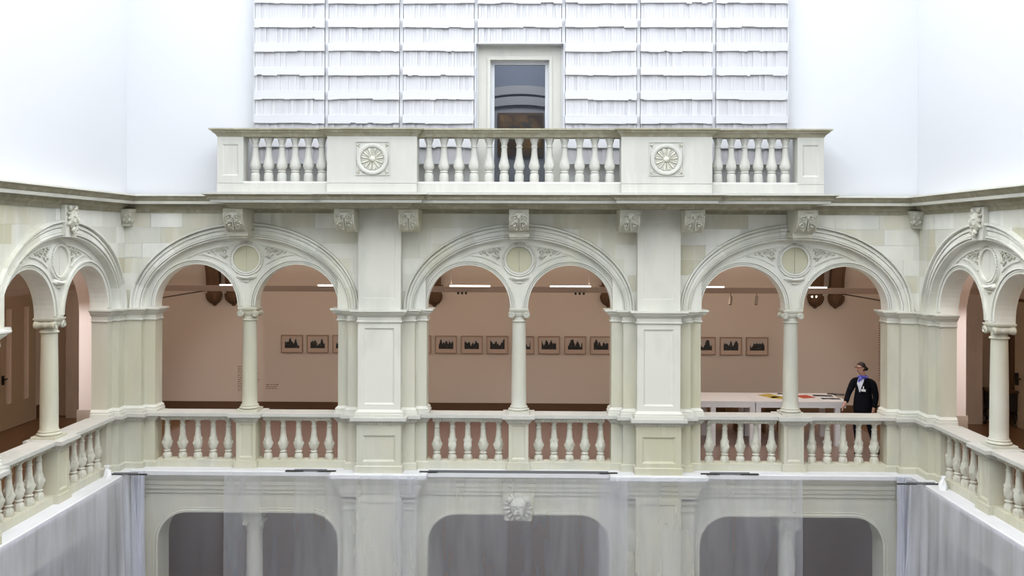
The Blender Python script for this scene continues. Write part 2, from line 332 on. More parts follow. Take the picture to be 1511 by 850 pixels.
def arch_bay(T, c, wall, uL, uR, seed):
    rnd = random.Random(seed)
    # twin-arched infill with its two openings
    n = 28
    poly = [(c - 1.90*math.cos(PI*i/40), ZI + 1.31*math.sin(PI*i/40)) for i in range(41)]
    for cc in (c + MUL + RS, c - MUL - RS):
        poly.append((cc + RS, ZI)); poly += [(cc + RS*math.cos(PI*i/n), ZS + RS*math.sin(PI*i/n)) for i in range(n + 1)]; poly.append((cc - RS, ZI))
    M().prism(poly, -0.30, 0.0, T).build('tympanum', arcade, wall)
    for cc in (c + MUL + RS, c - MUL - RS):
        m = M(); prof = [(0, -0.005), (0, 0.022), (0.022, 0.028), (0.026, -0.002), (0.036, -0.002), (0.038, 0.018), (0.056, 0.018), (0.058, -0.002), (0.066, -0.002), (0.068, 0.038), (0.088, 0.036), (0.094, -0.005)]
        m.loft([[T(cc + (RS + t)*math.cos(a), d, ZS + (RS + t)*math.sin(a)) for t, d in prof] for a in [PI*i/36 for i in range(37)]])
        m.build('arch_moulding', arcade, wall, 40)
    # big basket arch, one part for each voussoir
    K = 11
    prof = [(0, 0.0), (0, 0.13), (0.09, 0.135), (0.10, 0.105), (0.13, 0.105), (0.14, 0.16), (0.22, 0.16), (0.235, 0.10), (0.27, 0.10), (0.285, 0.13), (0.52, 0.13), (0.54, 0.10), (0.575, 0.10), (0.585, 0.148), (0.70, 0.15), (0.78, 0.135), (0.80, 0.105), (0.84, 0.105), (0.86, 0.185), (0.97, 0.185), (1.0, 0.12), (1.0, 0.0)]
    for k in range(K):
        t0, t1 = PI*k/K + 0.0005, PI*(k+1)/K - 0.0005
        rings = []
        for i in range(6):
            t = t0 + (t1 - t0)*i/5
            a, b = ell(AIN, BIN, t), ell(AOUT, BOUT, t)
            rings.append([T(c + a[0] + (b[0]-a[0])*q, d, a[1] + (b[1]-a[1])*q) for q, d in prof])
        M().loft(rings).build('voussoir', ashlar, wall, 35)
    M().loft([[T(c + x*s_, d, z) for x, z, d in q] for s_, q in ((1, [(*ell(AIN+.01, BIN+.01, PI*i/40), d) for i in (0,) for d in (0,)]),)] if False else
             [[T(c + ell(AIN+.02, BIN+.02, PI*i/40)[0], d, ell(AIN+.02, BIN+.02, PI*i/40)[1]), T(c + ell(AOUT-.02, BOUT-.02, PI*i/40)[0], d, ell(AOUT-.02, BOUT-.02, PI*i/40)[1])] for i in range(1) for d in (0, 0.11)] if False else
             [[T(c + x, d, z) for (x, z), d in ((ell(AIN+.015, BIN+.015, t), -0.3), (ell(AIN+.015, BIN+.015, t), 0.118), (ell(AOUT, BOUT, t), 0.118), (ell(AOUT, BOUT, t), -0.3))] for t in [PI*i/40 for i in range(41)]]).build('arch_core', arcade, wall)
    # spandrel: core and ashlar blocks cut to the curve
    def low(u):
        x = abs(u - c)
        return ZI + BOUT*math.sqrt(max(0, 1 - (x/AOUT)**2)) if x < AOUT else ZI
    ZT = 4.66
    us = [uL + (uR - uL)*i/60 for i in range(61)]
    M().prism([(u, low(u) - 0.02) for u in us] + [(uR, ZT), (uL, ZT)], -0.30, 0.114, T).build('spandrel_core', arcade, wall)
    zb = [ZI, 3.22, 3.52, 3.80, 4.06, 4.34, ZT]
    for r in range(6):
        z0, z1 = zb[r] + 0.0018, zb[r+1] - 0.0018
        u = uL - rnd.uniform(0, 0.5)
        while u < uR:
            wd = rnd.uniform(0.55, 1.0)
            a, b = max(u + 0.0018, uL), min(u + wd - 0.0018, uR); u += wd
            if b - a < 0.06: continue
            q = [a + (b - a)*i/10 for i in range(11)]
            q = [x for x in q if low(x) + 0.004 < z1]
            if len(q) < 2: continue
            runs = []; run = [q[0]]
            for x0, x1 in zip(q, q[1:]):
                if x1 - x0 > (b - a)/10*1.5: runs.append(run); run = []
                run.append(x1)
            runs.append(run)
            for run in runs:
                if len(run) < 2: continue
                pts = [(x, max(z0, low(x) + 0.004)) for x in run]
                M().prism(pts + [(run[-1], z1), (run[0], z1)], 0.09, 0.12 + rnd.uniform(-0.003, 0.003), T).build('stone_block', ashlar_olive if rnd.random() < 0.3 else ashlar, wall)
    # roundel over the middle column with its carved spandrels
    zc = 3.786
    m = M()
    prof = [(0.235, 0.0), (0.235, 0.05), (0.262, 0.055), (0.27, 0.035), (0.30, 0.04), (0.315, 0.0)]
    m.loft([[T(c + r_*math.cos(a), d, zc + r_*math.sin(a)) for r_, d in prof] for a in [2*PI*i/40 for i in range(40)]], wrap=True, cap=False)
    o = m.build('roundel', arcade, wall, 40)
    for s_ in (-1, 1):
        M().prism([(c + s_*(0.004 + 0.23*math.sin(PI*i/16)) , zc - 0.23*math.cos(PI*i/16)) for i in range(17)], -0.01, 0.014, T).build('half_disc', stone_white if T is not TF else disc_stone, o)
    m = M()
    for k in range(26):
        a = -0.35 + (PI + 0.7)*k/25
        m.ball((c + 0.285*math.cos(a), 0.045, zc + 0.285*math.sin(a)), (0.014, 0.014, 0.014), 6, 4, 0, T)
    m.build('bead_row', carved, o, 60, 'stuff')
    m = M()
    m.loft([[T(c + r_*math.sin(a), d, zc - r_*math.cos(a)) for r_, d in ((0.315, 0.0), (0.315, 0.065*q + 0.012), (0.345, 0.085*q + 0.012), (0.375, 0.05*q + 0.012), (0.385, 0.0))] for a, q in [(-0.52 + 1.04*k/14, math.sin(PI*k/14)**0.6 if 0 < k < 14 else 0) for k in range(15)]])
    m.box(c - 0.05, c + 0.05, 0, 0.04, zc - 0.415, zc - 0.385, T)
    m.build('roundel_drop', arcade, wall, 40)
    for s_ in (-1, 1):
        # three-cornered carved panel: raised rims and curling leaves
        top = lambda x: ZI + (BIN - 0.13)*math.sqrt(1 - (x/(AIN - 0.13))**2)
        bot = lambda x: ZS + 0.937*math.sqrt(1 - ((x - 0.907)/0.937)**2)
        m = M()
        for fn, x0, x1, t_ in ((top, 0.26, 1.08, 0.02), (bot, 0.36, 0.86, -0.016)):
            m.loft([[T(c + s_*x, d, fn(x) + q) for q, d in ((0, 0), (0, 0.026), (t_, 0.026), (t_*1.1, 0))] for x in [x0 + (x1 - x0)*i/18 for i in range(19)]])
        m.build('panel_rim', arcade, wall)
        m = M()
        for x, z, r_ in ((0.41, 0.125, 0.06), (0.40, 0.02, 0.035), (0.52, 0.135, 0.042), (0.62, 0.12, 0.028)):
            pts = []
            for i in range(14):
                a = i*0.62; q = r_*(1 - i/16)
                pts.append(T(c + s_*(x + q*math.cos(a)), 0.015, zc + z + q*math.sin(a)))
            m.tube(pts, 0.013, 5, 0.009)
        for x, z in ((0.46, 0.06), (0.35, 0.19), (0.57, 0.085), (0.47, 0.195), (0.69, 0.11), (0.36, 0.05)):
            m.ball((c + s_*x, 0.012, zc + z), (0.034, 0.022, 0.016), 7, 5, s_*0.7, T)
        m.build('leaf_scroll', carved, wall, 60, 'stuff')

IMP = [(-0.05, 2.672), (0.012, 2.672), (0.028, 2.684), (0.030, 2.70), (0.012, 2.71), (0.010, 2.775), (0.03, 2.785), (0.045, 2.80), (0.085, 2.835), (0.088, 2.855), (0.105, 2.858), (0.125, 2.875), (0.125, 2.90), (-0.05, 2.90)]
BAS = [(-0.05, 1.02), (0.055, 1.02), (0.058, 1.075), (0.04, 1.08), (0.045, 1.105), (0.03, 1.125), (0.012, 1.135), (0.0, 1.15), (-0.05, 1.15)]
CAPR = [(-0.05, 0.86), (0.01, 0.86), (0.02, 0.875), (0.06, 0.93), (0.075, 0.945), (0.10, 0.955), (0.115, 0.965), (0.115, 1.02), (-0.05, 1.02)]

def dentils(path, m, off=0.022, step=0.056, z0=0.886, z1=0.918):
    P = [Vector(p) for p in path]
    for a, b in zip(P, P[1:]):
        d = b - a; L = d.length
        if L < 0.1: continue
        d.normalize(); nrm = Vector((d.y, -d.x)); k = int(L/step)
        for i in range(k):
            c0 = a + d*((i + 0.5)*L/k); h = step*0.29
            q = [c0 - d*h, c0 + d*h, c0 + d*h + nrm*(off + 0.030), c0 - d*h + nrm*(off + 0.030)]
            m.add([(p.x, p.y, z0 + (0.01 if j > 1 else 0)) for j, p in enumerate(q)] + [(p.x, p.y, z1) for p in q], [(0,1,2,3),(4,5,6,7),(0,1,5,4),(1,2,6,5),(2,3,7,6),(3,0,4,7)])

def pier(T, uc, wall, pd=0.35):
    S = [(-0.796, -0.32), (-0.796, 0.0), (-0.597, 0.0), (-0.597, 0.12), (-0.375, 0.12), (-0.375, pd), (0.375, pd), (0.375, 0.12), (0.597, 0.12), (0.597, 0.0), (0.796, 0.0), (0.796, -0.32)]
    P = plan(T, [(uc + a, b) for a, b in S])
    core = M()
    core.box(uc - 0.796, uc + 0.796, -0.32, 0.0, 0.0, 2.90, T)
    core.build('pier_jamb', stone, wall)
    M().box(uc - 0.597, uc + 0.597, -0.10, 0.12, 0.0, 2.90, T).build('pier_strip', stone, wall)
    M().box(uc - 0.788, uc + 0.788, -0.31, 0.105, 2.90, 4.70, T).build('pier_core', arcade, wall)
    M().panel_box(uc - 0.375, uc + 0.375, 0.05, pd, 1.02, 2.80, T, 0.11, 0.22, 0.022, 0.03).build('pilaster', stone_white, wall)
    M().panel_box(uc - 0.375, uc + 0.375, 0.05, pd - 0.005, 2.90, 4.68, T, 0.10, 0.20, 0.008, 0.02).build('upper_pilaster', stone_white, wall)
    M().mould(P, IMP).build('impost', stone_white, wall, 30)
    M().mould(P, BAS).build('pilaster_base', stone_white, wall, 30)
    M().panel_box(uc - 0.39, uc + 0.39, 0.05, pd + 0.025, 0.04, 0.90, T, 0.10, 0.20, 0.025, 0.035).build('pedestal', stone, wall)
    M().mould(P, [(-0.05, 0.03), (0.045, 0.03), (0.045, 0.155), (0.03, 0.17), (-0.05, 0.17)]).build('pedestal_base', stone, wall)
    M().mould(P, CAPR).build('pedestal_cap', rail_stone, wall, 30)
    m = M(); dentils(P[1:-1], m); m.build('dentil_course', stone, wall, None, 'stuff')

wf = struct('wall_front', 'pale sandstone arcade wall of three twin-arched bays under the balcony', 'wall')
wlf = struct('wall_left', 'pale sandstone arcade wall running along the left side', 'wall')
wrt = struct('wall_right', 'pale sandstone arcade wall running along the right side', 'wall')
CL, CR = -2.20, 2.36           # bay centres of the side walls in their own u
for c, s in ((-4.9, 1), (0, 2), (4.9, 3)):
    arch_bay(TF, c, wf, -7.06 if c < 0 else c - 2.075, 7.06 if c > 0 else c + 2.075, s)
arch_bay(TL, CL, wlf, CL - 2.075, -0.12, 4)
arch_bay(TR, CR, wrt, 0.12, CR + 2.075, 5)
for uc in (-2.45, 2.45): pier(TF, uc, wf)
pier(TL, CL - 2.45, wlf, 0.25); pier(TR, CR + 2.45, wrt, 0.25)

# corner piers (belong to the front wall)
for s, jy in ((-1, CL + HALF), (1, -(CR - HALF))):
    P = [(-6.554, 0.32), (-6.554, 0.0), (-6.753, 0.0), (-6.753, -0.12), (-7.06, -0.12), (-7.06, jy + 0.199), (-7.18, jy + 0.199), (-7.18, jy), (-7.45, jy)]
    P = P[::-1] if s < 0 else [(-x, y) for x, y in P]
    m = M(); m.loft([[(x, y, z) for x, y in P] + [(s*7.45, 0.32, z)] for z in (0.0, 2.90)]); m.build('corner_pier', stone, wf)
    M().box(min(s*6.9, s*7.50), max(s*6.9, s*7.50), -0.1, 0.32, 2.9, 4.7).build('pier_core', arcade, wf)
    M().mould(P, IMP).build('impost', stone_white, wf, 30)
    M().mould(P, BAS).build('pilaster_base', stone_white, wf, 30)
    M().mould(P, CAPR).build('pedestal_cap', rail_stone, wf, 30)
    M().mould(P, [(-0.05, 0.03), (0.05, 0.03), (0.05, 0.13), (0.03, 0.15), (-0.05, 0.15)]).build('pedestal_base', stone, wf)
    m = M(); dentils(P[1:-1], m); m.build('dentil_course', stone, wf, None, 'stuff')
    # rear arch across the side gallery, springing from the corner pier
    x0, x1 = s*7.45, s*8.10
    n = 14; R = 1.50
    poly = [(x0, 0.0), (x1, 0.0)] + [(s*(8.10 + R*(1 - math.cos(PI/2*i/n))), 2.75 + 1.62*math.sin(PI/2*i/n)) for i in range(n + 1)] + [(s*9.6, 4.7), (x0, 4.7)]
    M().prism(poly, -0.33, -0.65, TF).build('rear_arch', pink_lit, wf)
    M().box(min(s*7.45, s*8.13), max(s*7.45, s*8.13), 0.31, 0.68, 0.0, 0.98).build('rear_arch_base', grey_stone, wf)
    m = M(); m.box(min(s*10.12, s*10.46), max(s*10.12, s*10.46), 4.5, 4.8, 0.0, 2.8)
    m.loft([[(s*(10.12 - 0.25*k*k), 4.8, 2.8 + 1.9*k), (s*(10.12 - 0.25*k*k), 4.5 - 0.5*k*k, 2.8 + 1.9*k), (s*(10.46 + 0.2*k*k), 4.5 - 0.5*k*k, 2.8 + 1.9*k), (s*(10.46 + 0.2*k*k), 4.8, 2.8 + 1.9*k)] for k in (0, .25, .5, .75, 1.0)])
    m.build('wall_respond', grey_stone, wf)

# main cornice round the three sides
U = [(-7.06, -10.0), (-7.06, -0.12), (7.06, -0.12), (7.06, -10.0)]
CORN = [(-0.04, 4.60), (0.02, 4.60), (0.025, 4.655), (0.05, 4.67), (0.09, 4.70), (0.10, 4.745), (0.235, 4.755), (0.24, 4.80), (0.255, 4.81), (0.27, 4.84), (0.30, 4.87), (0.335, 4.885), (0.335, 4.91), (-0.04, 4.93)]
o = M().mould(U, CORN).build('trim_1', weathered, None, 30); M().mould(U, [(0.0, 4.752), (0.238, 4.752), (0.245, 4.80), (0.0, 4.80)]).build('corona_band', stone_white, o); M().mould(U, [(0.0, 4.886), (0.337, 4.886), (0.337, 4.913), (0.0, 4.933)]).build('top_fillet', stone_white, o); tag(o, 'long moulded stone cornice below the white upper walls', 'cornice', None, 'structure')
# ------------------------------------------------------------------ columns, pedestals, balustrades
def spiral(T, cu, cz, d, r, s_, m):
    pts = []
    for i in range(26):
        a = -PI/2*0 + i*0.55; q = r*(1 - i/30)
        pts.append(T(cu + s_*q*math.sin(a), d, cz + q*math.cos(a)))
    m.tube(pts, 0.011, 5, 0.007)

def column(T, u, label, z0=1.02, z1=2.90, d=-0.14, rad=0.135, low=False):
    bx, by, _ = T(u, d, 0); loc = (bx, by, z0)
    t = thing('column', label, 'column', loc)
    H = z1 - z0; Tl = rel(T, loc)
    m = M(); pr = []
    for i in range(13):
        k = i/12; pr.append((rad*(1.0 - 0.12*k**1.8), 0.13 + (H - 0.13 - 0.235)*k))
    m.lathe(0, 0, [(rad + 0.012, 0.12)] + [(rad + 0.012, 0.135)] + [(p[0], p[1] + 0.02) for p in pr], 36).build('shaft', column_stone, t, 40)
    m = M(); m.box(-0.19, 0.19, -0.19, 0.19, 0.0, 0.05)
    m.lathe(0, 0, [(0.16, 0.05)] + [(0.158 + 0.024*math.sin(PI*i/8), 0.05 + 0.045*i/8) for i in range(9)] + [(0.155, 0.10), (0.15, 0.105)] + [(0.15 + 0.012*math.sin(PI*i/6), 0.105 + 0.02*i/6) for i in range(7)] + [(0.14, 0.13)], 36)
    m.build('base', column_stone, t, 40)
    r1 = rad*0.88; zt = H
    m = M(); m.lathe(0, 0, [(r1, zt - 0.24), (r1 + 0.022, zt - 0.232), (r1 + 0.026, zt - 0.22), (r1 + 0.02, zt - 0.208), (r1 + 0.002, zt - 0.20), (r1, zt - 0.15), (r1 + 0.03, zt - 0.115), (r1 + 0.035, zt - 0.07)], 32)
    cap = m.build('capital', column_stone, t, 40)
    m = M(); q = 0.172
    rings = [[(-q+e, -q+e, z), (q-e, -q+e, z), (q-e, q-e, z), (-q+e, q-e, z)] for e, z in ((0.03, zt - 0.055), (0.012, zt - 0.045), (0.01, zt - 0.03), (0.0, zt - 0.025), (0.0, zt))]
    m.loft(rings).build('abacus', column_stone, cap)
    for s_ in (-1, 1):
        m = M(); cu = s_*0.135; cz = zt - 0.105
        prof = [(0.05, 0.165), (0.062, 0.15), (0.06, 0.12), (0.05, 0.09), (0.042, 0.045), (0.05, 0.03), (0.05, -0.03), (0.042, -0.045), (0.05, -0.09), (0.06, -0.12), (0.062, -0.15), (0.05, -0.165)]
        m.loft([[Tl(u + cu + r_*math.cos(2*PI*i/18), d + dd, z0 + cz + r_*math.sin(2*PI*i/18)) for i in range(18)] for r_, dd in prof])
        spiral(Tl, u + cu, z0 + cz, d + 0.165, 0.05, s_, m)
        m.build('volute', column_stone, cap, 40)
    m = M(); m.box(u - 0.135, u + 0.135, d - 0.14, d + 0.14, z0 + zt - 0.075, z0 + zt - 0.05, Tl); m.build('volute_band', column_stone, cap)
    return t
column(TF, -4.88, 'slim ionic column dividing the left bay of the front arcade')
column(TF, 0.0, 'slim ionic column in the middle bay, below the central console')
column(TF, 4.88, 'slim ionic column in the right bay, in front of the white tables')
column(TL, CL, 'ionic column of the left side wall, in front of the double door')
column(TR, CR, 'ionic column of the right side wall, beside the door with black handle')

def ped(T, u, label):
    bx, by, _ = T(u, -0.02, 0); loc = (bx, by, 0.04)
    t = thing('pedestal', label, 'pedestal', loc); Tl = rel(T, loc)
    M().panel_box(u - 0.175, u + 0.175, -0.28, 0.09, 0.16, 0.90, Tl, 0.055, 0.07, 0.02, 0.028).build('die', stone, t)
    M().box(u - 0.205, u + 0.205, -0.31, 0.12, 0.04, 0.172, Tl).build('plinth', stone, t)
    P = [(u - 0.175, -0.28), (u - 0.175, 0.10), (u + 0.175, 0.10), (u + 0.175, -0.28)]
    Pw = plan(T, P)
    m = M(); m.mould(Pw, [(o_, z_ + (0.004 if z_ > 1 else 0)) for o_, z_ in CAPR]); m.box(u - 0.285, u + 0.285, -0.40, 0.17, 0.96, 1.0215, T); shift(m, loc).build('cap', rail_stone, t, 30)
    m = M(); dentils(Pw, m); shift(m, loc).build('dentil_course', stone, t, None, 'stuff')
ped(TF, -4.88, 'panelled stone pedestal under the column of the left front bay')
ped(TF, 0.0, 'panelled stone pedestal under the middle column of the front')
ped(TF, 4.88, 'panelled stone pedestal under the column of the right front bay')
ped(TL, CL, 'panelled stone pedestal under the left side wall column')
ped(TR, CR, 'panelled stone pedestal under the right side wall column')

# one baluster of the arcade: square-ish foot, leafy belly, slim neck
def leafmod(t, z):
    k = 1.0
    if 0.17 < z < 0.43:
        q = math.sin(PI*(z - 0.17)/0.26)
        k += 0.10*q*max(0, math.cos(4*t))**3 - 0.06*q*max(0, -math.cos(4*t))
        if 0.355 < z < 0.40: k += 0.27*max(0, math.cos(4*t + PI))**4
        if 0.27 < z < 0.31: k += 0.16*max(0, math.cos(4*t))**4
    if z < 0.115: k *= 1 + 0.05*math.cos(8*t)
    if 0.45 < z < 0.585: k += 0.03*math.cos(8*t)
    return k
BP = [(0.070, 0.0), (0.074, 0.01), (0.074, 0.075), (0.066, 0.095), (0.05, 0.118), (0.044, 0.128), (0.062, 0.135), (0.066, 0.145), (0.062, 0.155), (0.046, 0.162), (0.045, 0.170), (0.060, 0.19), (0.072, 0.215), (0.077, 0.25), (0.078, 0.28), (0.077, 0.30), (0.072, 0.33), (0.066, 0.36), (0.063, 0.385), (0.058, 0.405), (0.053, 0.44), (0.049, 0.50), (0.045, 0.56), (0.044, 0.585), (0.052, 0.592), (0.054, 0.602), (0.046, 0.61), (0.042, 0.625), (0.040, 0.65), (0.044, 0.675), (0.062, 0.69), (0.066, 0.71)]
me_bal = M().lathe(0, 0, BP, 40, leafmod).mesh('baluster', carved, 50)
# one baluster of the balcony: stouter, leafy belly low down, flaring head
def leafmod2(t, z):
    k = 1.0
    if 0.20 < z < 0.40:
        q = math.sin(PI*(z - 0.20)/0.20); k += 0.06*q*max(0, math.cos(6*t))**2
        if 0.33 < z < 0.375: k += 0.13*max(0, math.cos(6*t + PI))**6
        if 0.25 < z < 0.28: k += 0.09*max(0, math.cos(6*t))**6
    if z > 0.64: k += 0.07*math.cos(6*t)
    return k
BP2 = [(0.075, 0.0), (0.078, 0.01), (0.078, 0.10), (0.072, 0.13), (0.058, 0.155), (0.066, 0.16), (0.072, 0.17), (0.066, 0.18), (0.056, 0.188), (0.070, 0.205), (0.084, 0.235), (0.086, 0.27), (0.082, 0.31), (0.074, 0.345), (0.068, 0.375), (0.062, 0.40), (0.054, 0.46), (0.048, 0.53), (0.046, 0.58), (0.056, 0.587), (0.058, 0.60), (0.05, 0.61), (0.047, 0.63), (0.056, 0.67), (0.068, 0.70), (0.074, 0.725), (0.078, 0.745)]
me_bal2 = M().lathe(0, 0, BP2, 30, leafmod2).mesh('balcony_baluster', balcony_stone, 50)

def balustrade(T, u0, u1, us, label):
    um = (u0 + u1)/2; bx, by, _ = T(um, -0.09, 0); loc = (bx, by, 0.04)
    t = thing('balustrade', label, 'balustrade', loc, 'stone balustrades of the arcade'); Tl = rel(T, loc)
    ua, ub = u0 + 0.117, u1 - 0.117
    P = plan(T, [(ua, 0.0), (ub, 0.0)])
    prof = [(-0.28, 0.905), (-0.02, 0.905), (0.0, 0.875), (0.02, 0.885), (0.05, 0.93), (0.065, 0.945), (0.095, 0.955), (0.115, 0.965), (0.115, 1.02), (-0.30, 1.02), (-0.30, 0.95)]
    shift(M().mould(P, prof), loc).build('top_rail', rail_stone, t, 30)
    m = M(); dentils(P, m, 0.015); shift(m, loc).build('dentil_course', stone, t, None, 'stuff')
    m = M(); m.box(u0 + 0.032, u1 - 0.032, -0.22, 0.04, 0.04, 0.165, Tl); m.build('plinth', stone, t)
    for u in us:
        x, y, z = Tl(u, -0.09, 0.165)
        b = link('baluster', me_bal, t, None, (x, y, z), random.choice((0.0, 0.25, 0.5, PI/4)))
        M().box(-0.078, 0.078, -0.078, 0.078, -0.012, 0.012).build('foot_pad', stone, b)
FU = [[c + s*(0.65 + 0.275*k) for k in ((-2, -1, 0, 1, 2))] for c, s in ()]
names = ('left', 'middle', 'right')
for c, nm in ((-4.9, 'left'), (0.0, 'middle'), (4.9, 'right')):
    for s, side in ((-1, 'left'), (1, 'right')):
        mid = c*0.998 + s*0.915
        us = [mid + 0.278*k for k in (-2, -1, 0, 1, 2)]
        a, b = sorted((c + s*HALF, c*0.996 + s*0.175))
        balustrade(TF, a, b, us, f'stone balustrade in the {side} half of the {nm} front bay')
def side_us(c, s): return [c + s*(0.915 + 0.278*k) for k in (-2, -1, 0, 1, 2)]
balustrade(TL, CL - HALF, CL - 0.175, [CL - 0.40 - 0.27*k for k in range(5)], 'stone balustrade of the left side wall, nearer to us than its column')
balustrade(TL, CL + 0.175, CL + HALF, [CL + 0.40 + 0.27*k for k in range(5)], 'stone balustrade of the left side wall between column and corner pier')
balustrade(TR, CR - HALF, CR - 0.175, [CR - 0.40 - 0.27*k for k in range(5)], 'stone balustrade of the right side wall between corner pier and column')
balustrade(TR, CR + 0.175, CR + HALF, [CR + 0.40 + 0.27*k for k in range(5)], 'stone balustrade of the right side wall, nearer to us than its column')

# ------------------------------------------------------------------ balcony
bal = thing('balcony', 'projecting stone balcony with baluster parapet above the arcade', 'balcony', (0, -0.12, 4.66))
def part(m, name, mt, parent, smooth=None, kind=None, loc=(0, -0.12, 4.66)): return shift(m, loc).build(name, mt, parent, smooth, kind)
F0, F1 = -1.0, -1.09
def front_path(e, y_wall=-0.12):
    q = [(-5.10, y_wall), (-5.10, F0), (-3.22, F0), (-3.22, F1), (-1.71, F1), (-1.71, F0)]
    return q + [(-x, y) for x, y in q[::-1]]
PB = front_path(0)
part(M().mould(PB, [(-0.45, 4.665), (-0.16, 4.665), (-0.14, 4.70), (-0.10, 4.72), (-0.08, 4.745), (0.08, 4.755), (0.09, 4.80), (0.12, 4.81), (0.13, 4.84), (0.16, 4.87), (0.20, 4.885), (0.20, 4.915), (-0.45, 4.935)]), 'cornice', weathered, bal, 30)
part(M().mould(PB, [(0.0, 4.752), (0.083, 4.752), (0.093, 4.80), (0.0, 4.80)]), 'corona_band', balcony_stone, bal)
part(M().mould(PB, [(-0.2, 4.887), (0.202, 4.887), (0.202, 4.918), (-0.2, 4.938)]), 'top_fillet', balcony_stone, bal)
part(M().box(-4.9, 4.9, -0.75, -0.12, 4.68, 4.93), 'slab', stone, bal)
part(M().mould(PB, [(-0.28, 4.93), (0.0, 4.93), (0.0, 5.085), (-0.01, 5.10), (-0.02, 5.115), (-0.28, 5.115)]), 'parapet_base', balcony_stone, bal)
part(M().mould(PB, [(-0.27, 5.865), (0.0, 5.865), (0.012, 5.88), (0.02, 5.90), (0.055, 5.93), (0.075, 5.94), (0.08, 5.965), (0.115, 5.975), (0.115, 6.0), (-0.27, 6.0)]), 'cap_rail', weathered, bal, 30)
for s, a, b in ((-1, -5.10, -4.66), (1, 4.66, 5.10)):
    part(M().panel_box(a, b, 0.72, 1.0, 5.08, 5.87, TF, 0.085, 0.13, 0.016, 0.025), 'end_pedestal', balcony_stone, bal)
ros_me = None
for s in (-1, 1):
    a, b = sorted((s*1.71, s*3.22)); c = s*2.455
    part(M().box(a, b, F1, -0.75, 5.08, 5.87), 'rosette_pedestal', balcony_stone, bal)
    zc = 5.485; m = M()
    fr = [(-0.29, -0.27), (0.29, -0.27), (0.29, 0.30), (-0.29, 0.30)]
    m.loft([[TF(c + x*k, d, zc + z*k) for x, z in fr] for k, d in ((1.0, 1.085), (1.0, 1.105), (0.95, 1.105), (0.94, 1.092))], cap=False)
    prof = [(0.20, 1.08), (0.20, 1.115), (0.22, 1.125), (0.25, 1.125), (0.262, 1.118), (0.262, 1.08)]
    m.loft([[TF(c + r_*math.cos(t), d, zc + r_*math.sin(t)) for r_, d in prof] for t in [2*PI*i/40 for i in range(40)]], wrap=True, cap=False)
    ros = part(m, 'rosette', balcony_stone, bal, 40)
    for k in range(12):
        t = 2*PI*(k + 0.5)/12; m = M()
        rings = []
        for q, wd, h in ((0.045, 0.010, 0.012), (0.09, 0.016, 0.022), (0.14, 0.026, 0.03), (0.172, 0.030, 0.032), (0.19, 0.016, 0.02)):
            px, pz = c + q*math.cos(t), zc + q*math.sin(t)
            rings.append([TF(px - wd*math.sin(t), 1.088, pz + wd*math.cos(t)), TF(px - wd*.7*math.sin(t), 1.09 + h, pz + wd*.7*math.cos(t)), TF(px, 1.09 + h*0.55, pz), TF(px + wd*.7*math.sin(t), 1.09 + h, pz - wd*.7*math.cos(t)), TF(px + wd*math.sin(t), 1.088, pz - wd*math.cos(t))])
        part(m.loft(rings), 'petal', carved, ros)
    m = M(); m.ball((c, 1.095, zc), (0.05, 0.04, 0.05), 12, 8, 0, TF); part(m, 'boss', carved, ros, 60)
    m = M()
    for sx in (-1, 1):
        for sz in (-1, 1):
            for i in range(5):
                m.ball((c + sx*(0.235 + 0.014*math.cos(i*2.1)), 1.09, zc + 0.01 + sz*(0.225 + 0.02*math.sin(i*2.1))), (0.022, 0.022, 0.012), 6, 4, i*0.9, TF)
    part(m, 'corner_leaf', carved, ros, 60, 'stuff')
def put_bal(x, y):
    link('baluster', me_bal2, bal, None, (x, y + 0.12, 5.115 - 4.66), random.random()*0.4)
for k in range(6):
    x = 3.355 + 0.229*k*0.99
    put_bal(-x - 0.0, -0.87); put_bal(x, -0.87)
for k in range(13): put_bal(-1.53 + 0.2555*k, -0.87)
for s in (-1, 1):
    for k in range(2): put_bal(s*4.96, -0.28 - 0.24*k)

